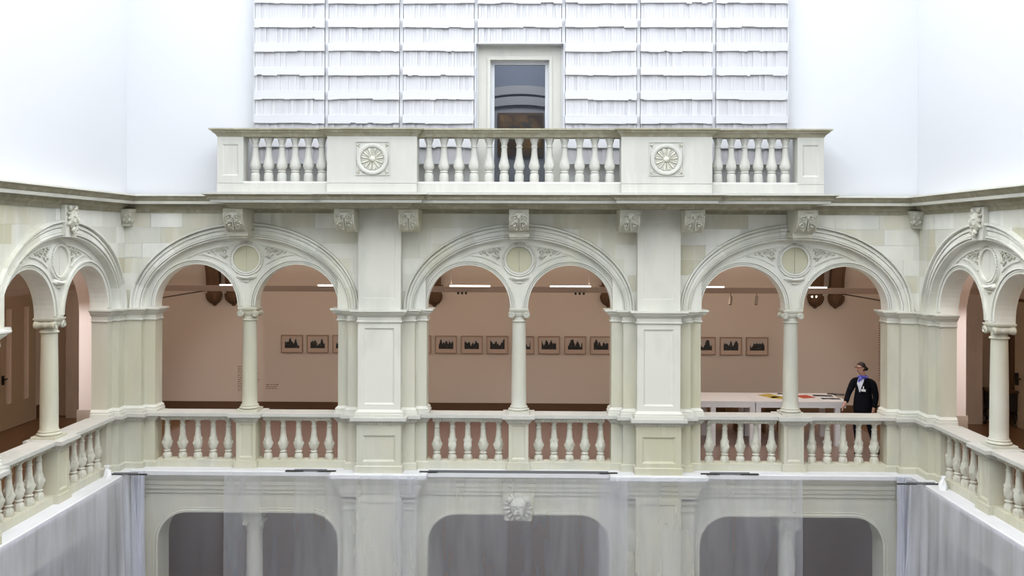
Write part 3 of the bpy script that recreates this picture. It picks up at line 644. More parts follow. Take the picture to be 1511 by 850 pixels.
# consoles carrying the balcony
def console(X, label, keyed, w_=0.17):
    loc = (X, -0.12, 4.22)
    t = thing('console', label, 'console', loc, 'scrolled consoles under the balcony')
    pr = [(0.125, 4.66), (0.80, 4.66), (0.80, 4.575), (0.79, 4.53), (0.775, 4.48), (0.74, 4.42), (0.69, 4.36), (0.62, 4.31), (0.54, 4.285), (0.46, 4.27), (0.36, 4.28), (0.24, 4.31), (0.125, 4.31)]
    m = M(); m.loft([[(x, -d, z) for d, z in pr] for x in (X - w_, X + w_)]); shift(m, loc).build('scroll_body', stone, t, 30)
    m = M()
    for s_ in (-1, 1):
        m.loft([[(X + s_*(w_ - 0.022 + q), -(d + e), z - e*0.6) for q, e in ((0, 0), (0, 0.016), (0.02, 0.016), (0.02, 0))] for d, z in pr[2:10]])
        for (x, d, z, r_) in ((0.085, 0.800, 4.52, 0.042), (0.085, 0.745, 4.395, 0.045), (0.05, 0.79, 4.45, 0.026), (0.05, 0.66, 4.325, 0.03)):
            pts = []
            for i in range(12):
                a = i*0.6; q = r_*(1 - i/14)
                pts.append((X + s_*(x + q*math.cos(a)), -(d + 0.006), z + q*math.sin(a)))
            m.tube(pts, 0.014, 5, 0.010)
        m.tube([(X + s_*0.015, -0.805, 4.555), (X + s_*0.02, -0.795, 4.49), (X + s_*0.018, -0.75, 4.40), (X + s_*0.03, -0.65, 4.31)], 0.013, 5)
    m.ball((X, -0.805, 4.575), (0.085, 0.022, 0.04), 10, 6); m.ball((X, -0.80, 4.545), (0.04, 0.03, 0.05), 8, 6)
    shift(m, loc).build('leaf_carving', carved, t, 60)
    if keyed:
        m = M(); m.box(X - 0.175, X + 0.175, -0.52, -0.125, 4.19, 4.29); m.box(X - 0.155, X + 0.155, -0.48, -0.125, 4.155, 4.19)
        shift(m, loc).build('keystone_block', stone, t)
console(-4.90, 'scrolled stone console under the balcony, first from the left end', True)
console(-2.99, 'scrolled stone console just left of the left front pilaster', False)
console(-1.89, 'scrolled stone console just right of the left front pilaster', False)
console(0.0, 'scrolled stone console above the middle arch and its roundel', True)
console(1.89, 'scrolled stone console just left of the right front pilaster', False)
console(2.99, 'scrolled stone console just right of the right front pilaster', False)
console(4.90, 'scrolled stone console under the balcony, first from the right end', True)

# carved keystones of the side walls and corner corbels
def keystone(T, u, label):
    bx, by, bz = T(u, 0.12, 4.18); loc = (bx, by, bz)
    t = thing('keystone', label, 'keystone', loc); Tl = rel(T, loc)
    m = M(); pts = [(-0.20, 4.66), (0.20, 4.66), (0.165, 4.16), (-0.165, 4.16)]
    m.prism([(u + a, b) for a, b in pts], 0.124, 0.20, Tl).build('block', stone_white, t)
    m = M()
    m.ball((u, 0.21, 4.44), (0.115, 0.09, 0.15), 16, 12, 0, Tl)                       # head
    m.ball((u, 0.31, 4.425), (0.020, 0.03, 0.045), 8, 6, 0, Tl)                       # nose
    for s_ in (-1, 1):
        m.ball((u + s_*0.048, 0.285, 4.475), (0.036, 0.022, 0.014), 8, 6, s_*0.25, Tl)  # brow
        m.ball((u + s_*0.058, 0.275, 4.40), (0.03, 0.022, 0.028), 8, 6, 0, Tl)          # cheek
        for k in range(4):
            m.ball((u + s_*(0.10 + 0.02*(k % 2)), 0.225, 4.60 - 0.075*k), (0.05, 0.03, 0.022), 8, 6, s_*(0.9 - 0.5*k), Tl)   # curls
        m.ball((u + s_*0.045, 0.255, 4.285), (0.05, 0.035, 0.028), 8, 6, -s_*0.8, Tl)  # beard
        m.ball((u + s_*0.07, 0.23, 4.61), (0.06, 0.03, 0.025), 8, 6, s_*0.6, Tl)
    m.ball((u, 0.295, 4.355), (0.035, 0.015, 0.012), 8, 5, 0, Tl)
    m.ball((u, 0.25, 4.25), (0.035, 0.04, 0.06), 8, 6, 0, Tl)
    m.build('carved_face', carved, t, 60)
keystone(TL, CL, 'carved bearded head keystone above the left side arch')
keystone(TR, CR, 'carved bearded head keystone above the right side arch')
def corner_corbel(s, label):
    loc = (s*7.0, -0.2, 4.34); t = thing('corner_corbel', label, 'corbel', loc)
    m = M(); ring = lambda a, z: [(s*7.06, -0.12, z), (s*(7.06 - a), -0.12, z), (s*(7.06 - a), -0.12 - a, z), (s*7.06, -0.12 - a, z)]
    m.loft([ring(a, z) for a, z in ((0.11, 4.36), (0.14, 4.365), (0.15, 4.39), (0.13, 4.40), (0.15, 4.46), (0.18, 4.53), (0.20, 4.60), (0.23, 4.66))]); shift(m, loc).build('block', stone, t)
    m = M()
    for q, z, r_ in ((0.16, 4.47, 0.06), (0.17, 4.56, 0.05), (0.12, 4.44, 0.04), (0.19, 4.62, 0.045), (0.08, 4.55, 0.05), (0.06, 4.47, 0.05)):
        m.ball((s*(7.06 - q), -0.13 - 0.17 , z), (r_*0.7, 0.03, r_*0.45), 8, 6, q*9); m.ball((s*(7.06 - 0.16), -0.12 - q, z), (0.03, r_*0.6, r_*0.6), 8, 6)
    shift(m, loc).build('leaf_carving', carved, t, 60)
corner_corbel(-1, 'small leafy corbel high in the left inner corner')
corner_corbel(1, 'small leafy corbel high in the right inner corner')

# ------------------------------------------------------------------ lower storey
LEDGE = [(-6.86, -9.0), (-6.86, -0.30), (-3.30, -0.30), (-3.30, -0.47), (-1.60, -0.47), (-1.60, -0.30), (1.60, -0.30), (1.60, -0.47), (3.30, -0.47), (3.30, -0.30), (6.86, -0.30), (6.86, -9.0)]
o = M().mould(LEDGE, [(-0.45, -0.06), (-0.01, -0.055), (0.0, -0.04), (0.004, 0.025), (-0.012, 0.04), (-0.45, 0.04)]).build('trim_2', cover_white, None, 30)
tag(o, 'flat stone ledge below the balustrades covered with white sheeting', 'ledge', None, 'structure')
o = M().mould(LEDGE, [(-0.45, -0.40), (-0.17, -0.40), (-0.165, -0.33), (-0.14, -0.325), (-0.13, -0.25), (-0.11, -0.24), (-0.10, -0.17), (-0.05, -0.12), (-0.03, -0.06), (-0.45, -0.06)]).build('trim_3', stone, None, 30)
tag(o, 'moulded stone architrave of the lower storey behind the sheets', 'cornice', None, 'structure')
low = struct('wall_lower', 'pale stone wall of the lower storey with wide flat arches', 'wall')
LH, LZ, LCX, LCZ = 1.62, -0.745, 0.52, 0.52
def low_open(c):
    pts = [(c - LH, -5.6)]
    for i in range(9): a = PI/2*i/8; pts.append((c - LH + LCX*(1 - math.cos(a)), LZ - LCZ + LCZ*math.sin(a)))
    for i in range(9): a = PI/2*i/8; pts.append((c + LH - LCX*(1 - math.sin(a)), LZ - LCZ + LCZ*math.cos(a)))
    return pts + [(c + LH, -5.6)]
def low_wall(T, centres, uL, uR):
    poly = [(uL, -0.06), (uL, -5.6)]
    for c in centres: poly += low_open(c)
    poly += [(uR, -5.6), (uR, -0.06)]
    M().prism(poly, -0.40, 0.10, T).build('lower_arcade', stone, low)
    for c in centres:
        q = low_open(c); rings = []
        for i, (u, z) in enumerate(q):
            a = q[max(i-1, 0)]; b = q[min(i+1, len(q)-1)]; dx, dz = b[0]-a[0], b[1]-a[1]; L = math.hypot(dx, dz); nx, nz = -dz/L, dx/L
            rings.append([T(u + nx*e, d, z + nz*e) for e, d in ((-0.005, 0.05), (-0.005, 0.125), (0.03, 0.13), (0.05, 0.115), (0.075, 0.12), (0.085, 0.09))])
        M().loft(rings).build('opening_moulding', stone, low, 40)
low_wall(TF, (-4.83, 0, 4.83), -7.2, 7.2)
for u in (-4.80, 4.84): M().box(u - 0.17, u + 0.17, -0.38, -0.03, -0.88, -0.70, TF).build('column_block', stone, low)
low_wall(TL, (CL,), -9.0, -0.1); low_wall(TR, (CR,), 0.1, 9.0)
for uc in (-2.45, 2.45):
    M().panel_box(uc - 0.395, uc + 0.395, 0.05, 0.36, -5.6, -0.38, TF, 0.09, 0.10, 0.02, 0.03).build('lower_pilaster', stone, low)
    for s in (-1, 1):
        M().box(uc + s*0.52 - 0.13, uc + s*0.52 + 0.13, 0.05, 0.22, -5.6, -0.66, TF).build('side_strip', stone, low)
        M().mould([(uc + s*0.52 - 0.13, -0.05), (uc + s*0.52 - 0.13, -0.22), (uc + s*0.52 + 0.13, -0.22), (uc + s*0.52 + 0.13, -0.05)], [(-0.05, -0.66), (0.02, -0.65), (0.02, -0.62), (0.0, -0.61), (0.0, -0.55), (0.05, -0.50), (0.06, -0.46), (-0.05, -0.46)]).build('strip_capital', stone, low, 30)
for s in (-1, 1):
    M().box(s*6.86 - 0.15, s*6.86 + 0.15, -0.24, -0.05, -5.6, -0.66).build('side_strip', stone, low)
    M().mould([(s*6.86 - 0.15, -0.05), (s*6.86 - 0.15, -0.24), (s*6.86 + 0.15, -0.24), (s*6.86 + 0.15, -0.05)], [(-0.05, -0.66), (0.02, -0.65), (0.02, -0.62), (0.0, -0.61), (0.0, -0.55), (0.05, -0.50), (0.06, -0.46), (-0.05, -0.46)]).build('strip_capital', stone, low, 30)
struct('wall_lower_gallery', 'mauve plaster rear wall of the lower gallery', 'wall', M().box(-11.3, 11.3, 4.8, 5.0, -5.6, -0.2).box(-11.3, -11.1, -9.5, 4.8, -5.6, -0.2).box(11.1, 11.3, -9.5, 4.8, -5.6, -0.2).box(-11.3, -7.2, -9.6, -9.5, -5.6, -0.2).box(7.2, 11.3, -9.6, -9.5, -5.6, -0.2), lower_wall)
column(TF, -4.80, 'tall lower column seen through the plastic sheet on the left', -5.6, -0.88, -0.20, 0.16)
column(TF, 4.84, 'tall lower column seen through the plastic sheet on the right', -5.6, -0.88, -0.20, 0.16)
# lion head keystone
loc = (0, -0.10, -0.60); lion = thing('lion_head', 'carved lion head keystone behind the plastic sheet in the middle', 'keystone', loc)
m = M(); m.prism([(-0.28, -0.36), (0.28, -0.36), (0.24, -0.84), (-0.24, -0.84)], 0.102, 0.17, TF); shift(m, loc).build('block', stone, lion)
m = M()
m.ball((0, 0.22, -0.58), (0.15, 0.12, 0.17), 18, 12, 0, TF)
m.ball((0, 0.335, -0.64), (0.07, 0.06, 0.05), 12, 8, 0, TF); m.ball((0, 0.385, -0.61), (0.032, 0.022, 0.022), 10, 6, 0, TF)
m.ball((0, 0.34, -0.555), (0.028, 0.03, 0.07), 8, 6, 0, TF)
for s in (-1, 1):
    m.ball((s*0.07, 0.32, -0.535), (0.045, 0.022, 0.016), 8, 6, s*0.2, TF); m.ball((s*0.045, 0.35, -0.665), (0.045, 0.035, 0.032), 8, 6, 0, TF)
    m.ball((s*0.16, 0.22, -0.46), (0.055, 0.035, 0.06), 10, 7, 0, TF)
m.ball((0, 0.31, -0.74), (0.06, 0.04, 0.04), 10, 6, 0, TF)
shift(m, loc).build('face', carved, lion, 60)
m = M()
for k in range(16):
    a = -PI*0.35 + (PI*1.7)*k/15
    m.ball((0.19*math.cos(a), 0.185, -0.60 + 0.20*math.sin(a)), (0.075, 0.04, 0.032), 8, 6, a, TF)
shift(m, loc).build('mane', carved, lion, 60)

# plastic dust sheets hung from the ledge
def sheet(label, x0, x1, y, mt, seed, bunch=None, z1=0.015, z0=-3.6):
    rnd = random.Random(seed); ph = [rnd.uniform(0, 6) for _ in range(4)]
    nx, nz = max(8, int((x1 - x0)*14)), 26; m = M(); g = []
    for j in range(nz + 1):
        k = j/nz; row = []
        z = z1 + (z0 - z1)*k
        for i in range(nx + 1):
            x = x0 + (x1 - x0)*i/nx
            f = 0.012*math.sin(x*9 + ph[0]) + 0.010*math.sin(x*17 + ph[1] + k*2) + 0.02*math.sin(x*2.3 + ph[2] + k*3)
            row.append((x, y - 0.02*k - f*(0.15 + min(1, 2*k)), z))
        g.append(row)
    m.loft(g, closed=False); loc = ((x0 + x1)/2, y, z1)
    o = shift(m, loc).build('plastic_sheet', mt, None, 60); o.location = loc
    return tag(o, label, 'plastic sheet', 'plastic dust sheets on the front')
sheet('clear plastic sheet over the lower left arch, next to the gathered corner', -6.55, -4.75, -0.505, foil_thin, 1)
sheet('milky plastic sheet between the lower left column and left pier', -5.12, -1.74, -0.535, foil_mid, 2)
sheet('milky plastic sheet in the middle, over the lion head', -2.16, 1.89, -0.575, foil_mid, 3)
sheet('milky plastic sheet between the right pier and lower right column', 1.40, 4.90, -0.535, foil_mid, 4)
sheet('clear plastic sheet over the lower right arch, next to the gathered corner', 4.60, 6.50, -0.505, foil_thin, 5)
def side_sheet(s, label, seed):
    rnd = random.Random(seed); m = M(); g = []; n, nz = 120, 26
    ph = [rnd.uniform(0, 6) for _ in range(4)]
    for j in range(nz + 1):
        k = j/nz; row = []
        for i in range(n + 1):
            q = (i/n)**1.5; y = -0.42 - 8.0*q
            fold = math.exp(-q*14)
            amp = 0.05*fold + 0.003 + 0.012*math.exp(-q*5)
            x = s*(6.835 - 0.02*k - (0.10 + 0.10*k)*fold) + amp*(0.3 + min(1.0, 1.5*k))*math.sin(i*1.05 + ph[0] + 1.2*k)
            yy = y - 0.05*fold*math.sin(i*1.3) - 0.22*k*q
            row.append((x, yy, 0.015 - 3.7*k))
        g.append(row)
    m.loft(g, closed=False)
    # the gathered bundle in the corner
    for t in range(5):
        pts = []
        for j in range(12):
            k = j/11
            pts.append((s*(6.72 - 0.035*t - 0.02*math.sin(k*4 + t)), -0.40 - 0.025*(t % 2) - 0.03*k, 0.05 - 3.6*k))
        m.tube(pts, 0.03, 7, 0.05)
    loc = (s*6.84, -2.0, 0.0)
    o = shift(m, loc).build('plastic_sheet', foil_side, None, 60); o.location = loc
    tag(o, label, 'plastic sheet')
side_sheet(-1, 'long gathered plastic sheet hanging along the left side ledge', 11)
side_sheet(1, 'long gathered plastic sheet hanging along the right side ledge', 12)

# battens and oddments on the ledge
def batten(x0, x1, y, label, z=0.052, thick=0.018):
    t = thing('batten', label, 'batten', ((x0 + x1)/2, y, 0.04)); h = (x1 - x0)/2
    M().box(-h, h, -0.02, 0.02, 0.0, 2*thick).build('bar', steel, t)
    for s in (-1, 1): M().box(s*h - 0.16, s*h + 0.16, -0.028, 0.028, 0.0, thick*0.9).build('end_plate', black_metal, t)
batten(-1.58, 1.58, -0.285, 'long dark metal batten lying on the ledge below the middle bay')
batten(-3.95, -3.38, -0.285, 'short dark metal batten on the ledge of the left bay')
batten(3.36, 4.05, -0.285, 'short dark metal batten on the ledge of the right bay')
batten(-7.02, -6.60, -0.62, 'dark metal batten across the left inner corner of the ledge')
batten(6.55, 7.02, -0.85, 'dark metal batten across the right inner corner of the ledge')
def paper_bag(x, y, label):
    m = M(); rnd = random.Random(int(x*10))
    m.loft([[(rx*math.cos(2*PI*i/10) + rnd.uniform(-.012, .012), ry*math.sin(2*PI*i/10) + rnd.uniform(-.012, .012), z) for i in range(10)] for rx, ry, z in ((0.06, 0.05, 0.0), (0.065, 0.05, 0.06), (0.05, 0.035, 0.13), (0.03, 0.02, 0.17), (0.045, 0.02, 0.22))])
    o = m.build('paper_wrap', paper, None); o.location = (x, y, 0.04); tag(o, label, 'paper')
paper_bag(-7.02, -0.86, 'crumpled white paper at the foot of the left corner baluster')
paper_bag(7.02, -1.16, 'crumpled white paper at the foot of the right corner baluster')

# ------------------------------------------------------------------ upper storey: shelves of white books, balcony door
shelf = thing('bookshelf', 'wall-wide white shelving full of blank books above the balcony', 'bookshelf', (0, -0.05, 4.93))
sl = (0, -0.05, 4.93)
BX = [(-4.69, -3.44), (-3.38, -2.12), (-2.06, -0.80), (0.80, 2.06), (2.12, 3.38), (3.44, 4.69)]
BAYN = ('outermost left bay', 'second bay from the left', 'bay just left of the door', 'bay just right of the door', 'second bay from the right', 'outermost right bay')
S0, SP = 6.33, 0.423
bk_me = [M().box(-0.0245, 0.0245, -0.10 - e, 0.0, 0, 0.36).mesh('book', book_white) for e in (0, 0.006, 0.012, -0.006)]
for x0, x1 in ((-4.69, -0.74), (0.74, 4.69)): shift(M().box(x0, x1, -0.16, -0.055, S0 - 2*SP, S0 + 6*SP), sl).build('back_panel', shelf_paint, shelf)
shift(M().box(-0.74, 0.74, -0.16, -0.055, S0 + 3*SP, S0 + 6*SP), sl).build('back_panel', shelf_paint, shelf)
stuffm = M(); nb = 0
for bi, (x0, x1) in enumerate(BX + [(-0.74, 0.74)]):
    mid = bi == 6
    for k in range(-1, 7):
        zt = S0 + SP*k; zb = zt - SP
        if mid and k < 4: continue
        shift(M().box(x0, x1, -0.30, -0.06, zb - 0.012, zb + 0.004), sl).build('shelf_board', shelf_paint, shelf)
        # hanging front strip with an uneven lower edge
        rnd = random.Random(bi*50 + k); pts = []; x = x0; z = zt - 0.15
        step = 0
        while x < x1 - 0.02:
            nx = min(x1, x + rnd.choice((0.05, 0.09, 0.22, 0.4))); dz = rnd.choice((0, 0, 0, 0.008, -0.006, 0.014))
            pts += [(x, z + dz), (nx, z + dz + rnd.uniform(-0.006, 0.006))]; x = nx
        shift(M().prism(pts + [(x1, zt - 0.016), (x0, zt - 0.016)], 0.285, 0.315, TF), sl).build('front_strip', shelf_paint, shelf)
        n = 25 if not mid else 28; wd = (x1 - x0 - 0.02)/n
        for i in range(n):
            bx = x0 + 0.01 + wd*(i + 0.5)
            if k in (0, 1) and not mid:
                o = link('book', bk_me[rnd.randrange(4)], None, None, (bx, -0.165, zb + 0.004)); nb += 1
                tag(o, 'blank white book, ' + ('first full row above the rail, ' if k == 0 else 'second row above the rail, ') + BAYN[bi], 'book', 'blank white books on the shelves')
            else:
                e = rnd.choice((0, 0.006, 0.012, -0.006))
                stuffm.box(bx - wd*0.49, bx + wd*0.49, -0.265 - e, -0.165, zb + 0.004, zb + 0.364)
    for xx in ((x0 - 0.03, x0), (x1, x1 + 0.03)):
        z_lo = S0 - 2*SP if not mid else S0 + 3*SP
        shift(M().box(xx[0], xx[1], -0.25, -0.16, z_lo, S0 + 6*SP), sl).build('upright', shelf_paint, shelf)
o = stuffm.build('book_rows', book_white, None); tag(o, 'further rows of blank white books on the upper shelves', 'books', None, 'stuff')

dr = struct('door_1', 'glazed white balcony door in a grey stone surround', 'door')
m = M()
def surround(a, b, d0, d1):   # frame (outer half width, top) to (inner half width, top)
    return M().prism([(-a[0], 4.93), (-b[0], 4.93), (-b[0], b[1]), (b[0], b[1]), (b[0], 4.93), (a[0], 4.93), (a[0], a[1]), (-a[0], a[1])], d0, d1, TF)
surround((0.745, 7.60), (0.53, 7.335), 0.03, 0.11).build('stone_surround', balcony_stone, dr)
surround((0.575, 7.40), (0.525, 7.335), 0.10, 0.135).build('inner_moulding', balcony_stone, dr)
M().mould([(-0.74, -0.05), (-0.74, -0.10), (0.74, -0.10), (0.74, -0.05)], [(-0.02, 7.58), (0.01, 7.59), (0.03, 7.62), (0.05, 7.65), (0.05, 7.67), (-0.02, 7.67)]).build('surround_cornice', balcony_stone, dr, 30)
surround((0.525, 7.335), (0.455, 7.275), -0.10, 0.0).build('door_frame', white_paint, dr)
M().box(-0.455, 0.455, 0.02, 0.06, 4.93, 4.99).build('door_sill', white_paint, dr)
M().box(-0.455, 0.455, 0.05, 0.056, 4.95, 7.28).build('glass_pane', glass, dr)
nic = struct('room_beyond', 'dim grey niche seen through the balcony door glass', 'room')
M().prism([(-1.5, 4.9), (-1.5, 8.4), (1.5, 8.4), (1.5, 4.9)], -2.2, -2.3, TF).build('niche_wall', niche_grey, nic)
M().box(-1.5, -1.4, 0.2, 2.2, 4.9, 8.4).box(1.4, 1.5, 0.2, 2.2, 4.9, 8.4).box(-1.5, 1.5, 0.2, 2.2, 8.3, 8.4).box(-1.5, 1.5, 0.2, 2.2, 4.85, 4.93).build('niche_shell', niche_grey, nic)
for a, b, d, z in ((1.05, 0.36, 0.10, 6.90), (0.98, 0.30, 0.16, 6.73)):
    q = [(-a*math.cos(PI*i/20), z + b*math.sin(PI*i/20)) for i in range(21)]; q2 = [(x, zz - 0.17) for x, zz in q[::-1]]
    M().prism(q + q2, -2.2, -2.2 + d, TF).build('niche_arch', niche_band, nic)
M().prism([(-1.0, 4.93), (-1.0, 6.74)] + [(-0.98*math.cos(PI*i/20), 6.73 + 0.28*math.sin(PI*i/20)) for i in range(1, 20)] + [(1.0, 6.74), (1.0, 4.93)], -2.2, -2.12, TF).build('niche_panel', niche_band, nic)
ld = bpy.data.lights.new('niche_fill_light', 'AREA'); ld.size = 0.8; ld.energy = 26; ld.color = (0.9, 0.95, 1.0)  # unseen fill lamp, added so the arch bands in the niche show
lo = bpy.data.objects.new('niche_fill_light', ld); COL.objects.link(lo); lo.location = (0, 0.7, 8.1); lo.rotation_euler = (math.radians(35), 0, 0)
pt = thing('oil_painting', 'dark brown oil painting in the niche behind the balcony door', 'painting', (0, 2.09, 5.87))
M().box(-0.46, 0.46, -0.02, 0.02, -0.05, 0.83).build('picture_frame', base_wood, pt)
M().box(-0.41, 0.41, -0.03, -0.02, 0.0, 0.78).build('canvas', canvas, pt)
o = M().loft([[(x*q, -0.12*q + 0, z) for x in (-0.8, 0.8)] + [(x*q, 0.12*q, z) for x in (0.8, -0.8)] for q, z in ((1, 0), (1, 0.28), (0.95, 0.34))]).build('draped_bench', navy, None); o.location = (0, 1.5, 4.93); tag(o, 'dark draped bench behind the lower glass of the balcony door', 'bench')
o = M().loft([[(0.09*a*math.cos(2*PI*i/8), 0.06*a*math.sin(2*PI*i/8), z) for i in range(8)] for a, z in ((1.1, 0), (1.0, 0.12), (0.5, 0.26), (0.2, 0.34))]).build('green_bundle', green, None); o.location = (0.16, 1.25, 4.93); tag(o, 'green cloth bundle behind the lower glass of the balcony door', 'cloth')

# ------------------------------------------------------------------ gallery interior
# vault corbels with their ribs on the rear wall
def corbel(X, label):
    loc = (X, 4.8, 2.58); t = thing('vault_corbel', label, 'corbel', loc, 'brown corbels on the gallery wall')
    m = M(); rings = []
    for r_, z in ((0.03, 0.0), (0.05, 0.03), (0.04, 0.055), (0.105, 0.085), (0.15, 0.14), (0.175, 0.21), (0.18, 0.28), (0.16, 0.32), (0.175, 0.36), (0.185, 0.40), (0.20, 0.43), (0.20, 0.50)):
        rings.append([(r_*math.cos(PI + PI*i/14), 1.15*r_*math.sin(PI + PI*i/14), z) for i in range(15)])
    m.loft(rings).build('bowl', brown_stone, t, 40)
    m = M()
    for k in range(5):
        a = PI + PI*(k + 0.5)/5
        m.tube([((r_ + 0.006)*math.cos(a), 1.15*(r_ + 0.006)*math.sin(a), z) for r_, z in ((0.045, 0.05), (0.11, 0.09), (0.152, 0.14), (0.178, 0.21), (0.18, 0.29))], 0.016, 5)
    m.build('leaf_rib', brown_stone, t, 60)
    m = M(); rings = []
    for i in range(15):
        a = PI/2*i/14; y = -0.05 - 2.1*(1 - math.cos(a)); z = 0.50 + 1.52*math.sin(a)
        n0 = (-math.cos(a)*0.16, )  # rib depth follows the arch normal
        ny, nz = math.cos(a), math.sin(a)
        rings.append([(x, y + ny*e - 0.10*ny, z + nz*e - 0.10*nz) for x, e in ((-0.15, 0.15), (-0.15, -0.02), (-0.10, -0.03), (-0.06, -0.07), (0.06, -0.07), (0.10, -0.03), (0.15, -0.02), (0.15, 0.15))])
    m.loft(rings).build('vault_rib', brown_stone, t, 30)
for X, lb in ((-7.12, 'left of the pair behind the left bay'), (-6.68, 'right of the pair behind the left bay'), (-2.00, 'behind the left edge of the middle bay'),
              (2.02, 'behind the right edge of the middle bay'), (6.77, 'left of the pair behind the right bay'), (7.24, 'right of the pair behind the right bay')):
    corbel(X, 'brown carved vault corbel, ' + lb)
for s, lb in ((-1, 'left'), (1, 'right')):
    o = M().tube([(0, 0, 0), (0, -4.3, 0)], 0.014, 6).build('tie_rod', dark_rod, None); o.location = (s*7.38, 4.8, 2.92)
    tag(o, f'thin dark iron tie rod crossing the {lb} end of the gallery', 'rod')

# suspended light track
tr = thing('light_track', 'long suspended light track running behind the three arches', 'light track', (0, 2.2, 3.07))
M().box(-9.4, 9.4, -0.04, 0.04, 0.0, 0.115).build('housing', beam_mat, tr)
def xat(px, Y): return 0.137 + (px - 777)/1350*(Y + 16.38)
for px in (212, 352, 498, 693, 841.5, 1037, 1187, 1327):
    X = xat(px, 2.2); lamp = M().box(X - 0.41, X + 0.41, -0.03, 0.03, 0.115, 0.137).build('tube_lamp', lamp_glow, tr)
    ld = bpy.data.lights.new('tube_lamp_light', 'AREA'); ld.shape = 'RECTANGLE'; ld.size = 0.8; ld.size_y = 0.2; ld.energy = 23; ld.color = (1.0, 0.96, 0.91)
    lo = bpy.data.objects.new('tube_lamp_light', ld); COL.objects.link(lo); lo.location = (X, 2.2, 3.24); lo.rotation_euler = (PI, 0, 0)
    l2 = bpy.data.lights.new('track_down_light', 'AREA'); l2.shape = 'RECTANGLE'; l2.size = 0.8; l2.size_y = 0.08; l2.energy = 4; l2.color = (1.0, 0.96, 0.91)
    lo = bpy.data.objects.new('track_down_light', l2); COL.objects.link(lo); lo.location = (X, 2.25, 3.05); lo.rotation_euler = (math.radians(18), 0, 0)
for X in (-8.0, -5.25, -3.0, -1.4, 1.4, 3.0, 5.25, 8.0):
    M().tube([(X, 0, 0.115), (X, 0, 1.62)], 0.003, 5).build('suspension_wire', dark_rod, tr)
for s, lb in ((-1, 'left'), (1, 'right')):
    t = thing('light_track', f'suspended light track running along the {lb} side gallery', 'light track', (s*9.4, 2.2, 3.07))
    M().box(-0.04, 0.04, -11.0, -0.05, 0.0, 0.115).build('housing', beam_mat, t)
    for y in (-1.0, -4.0, -7.5): M().tube([(0, y, 0.115), (0, y, 1.62)], 0.006, 5).build('suspension_wire', dark_rod, t)
    sp = thing('spotlight', f'added unseen spotlight of the {lb} side gallery brightening the rear arch', 'spotlight', (s*9.4, -1.9, 3.07))
    M().tube([(0, 0, 0), (0, 0, -0.06)], 0.012, 6).build('stem', lamp_body, sp); M().tube([(0, -0.04, -0.05), (-s*0.06, 0.10, -0.12)], 0.034, 12).build('housing', lamp_body, sp, 40)
    l3 = bpy.data.lights.new('corner_fill_spot', 'SPOT'); l3.energy = 115; l3.spot_size = math.radians(46); l3.spot_blend = 0.6; l3.color = (1.0, 0.95, 0.93); l3.shadow_soft_size = 0.04  # lamp added out of view to brighten the rear arch face
    lo = bpy.data.objects.new('corner_fill_spot', l3); COL.objects.link(lo); lo.location = (s*9.30, -1.72, 2.92); lo.rotation_euler = (Vector((s*7.9, 0.5, 1.9)) - Vector(lo.location)).to_track_quat('-Z', 'Y').to_euler()
    for y in (-4.6, -7.0, -9.6):
        ld = bpy.data.lights.new('tube_lamp_light', 'AREA'); ld.shape = 'RECTANGLE'; ld.size = 0.2; ld.size_y = 0.8; ld.energy = 34; ld.color = (1.0, 0.96, 0.91)
        lo = bpy.data.objects.new('tube_lamp_light', ld); COL.objects.link(lo); lo.location = (s*9.4, 2.2 + y, 3.24); lo.rotation_euler = (PI, 0, 0)
        M().box(-0.05, 0.05, y - 0.4, y + 0.4, 0.117, 0.145).build('tube_lamp', lamp_glow, t)
for px, lb in ((1077, 'left of the two hanging behind the right bay'), (1115, 'right of the two hanging behind the right bay')):
    t = thing('spotlight', 'slim cylindrical track spotlight, ' + lb, 'spotlight', (xat(px, 2.2), 2.2, 3.07))
    M().tube([(0, 0, 0), (0, 0, -0.06)], 0.012, 6).build('stem', lamp_body, t)
    M().tube([(0.006, 0, -0.06), (-0.006, 0.03, -0.22)], 0.034, 12).build('housing', lamp_body, t, 40)
    M().tube([(-0.006, 0.03, -0.2201), (-0.007, 0.032, -0.232)], 0.030, 12).build('lens', black_metal, t, 40)
for px, lit, lb in ((675.7, 0, 'first of three dark ones left of the middle column'), (681.5, 0, 'second of three dark ones left of the middle column'), (687.3, 0, 'third of three dark ones left of the middle column'),
                    (849, 0, 'first of three dark ones right of the middle column'), (855, 0, 'second of three dark ones right of the middle column'), (861, 0, 'third of three dark ones right of the middle column'),
                    (1195.3, 1, 'left of the two lit ones in the right bay'), (1201.5, 1, 'right of the two lit ones in the right bay')):
    t = thing('downlight', 'tiny downlight under the track, ' + lb, 'downlight', (xat(px, 2.15), 2.15, 3.05 if not lit else 3.02))
    M().lathe(0, 0, [(0.018, 0.03), (0.022, 0.025), (0.022, -0.02), (0.014, -0.022)], 10).build('can', black_metal, t, 40)
    if lit: M().ball((0, -0.022, -0.005), (0.016, 0.012, 0.016), 8, 6).build('bulb', spot_glow, t, 60)

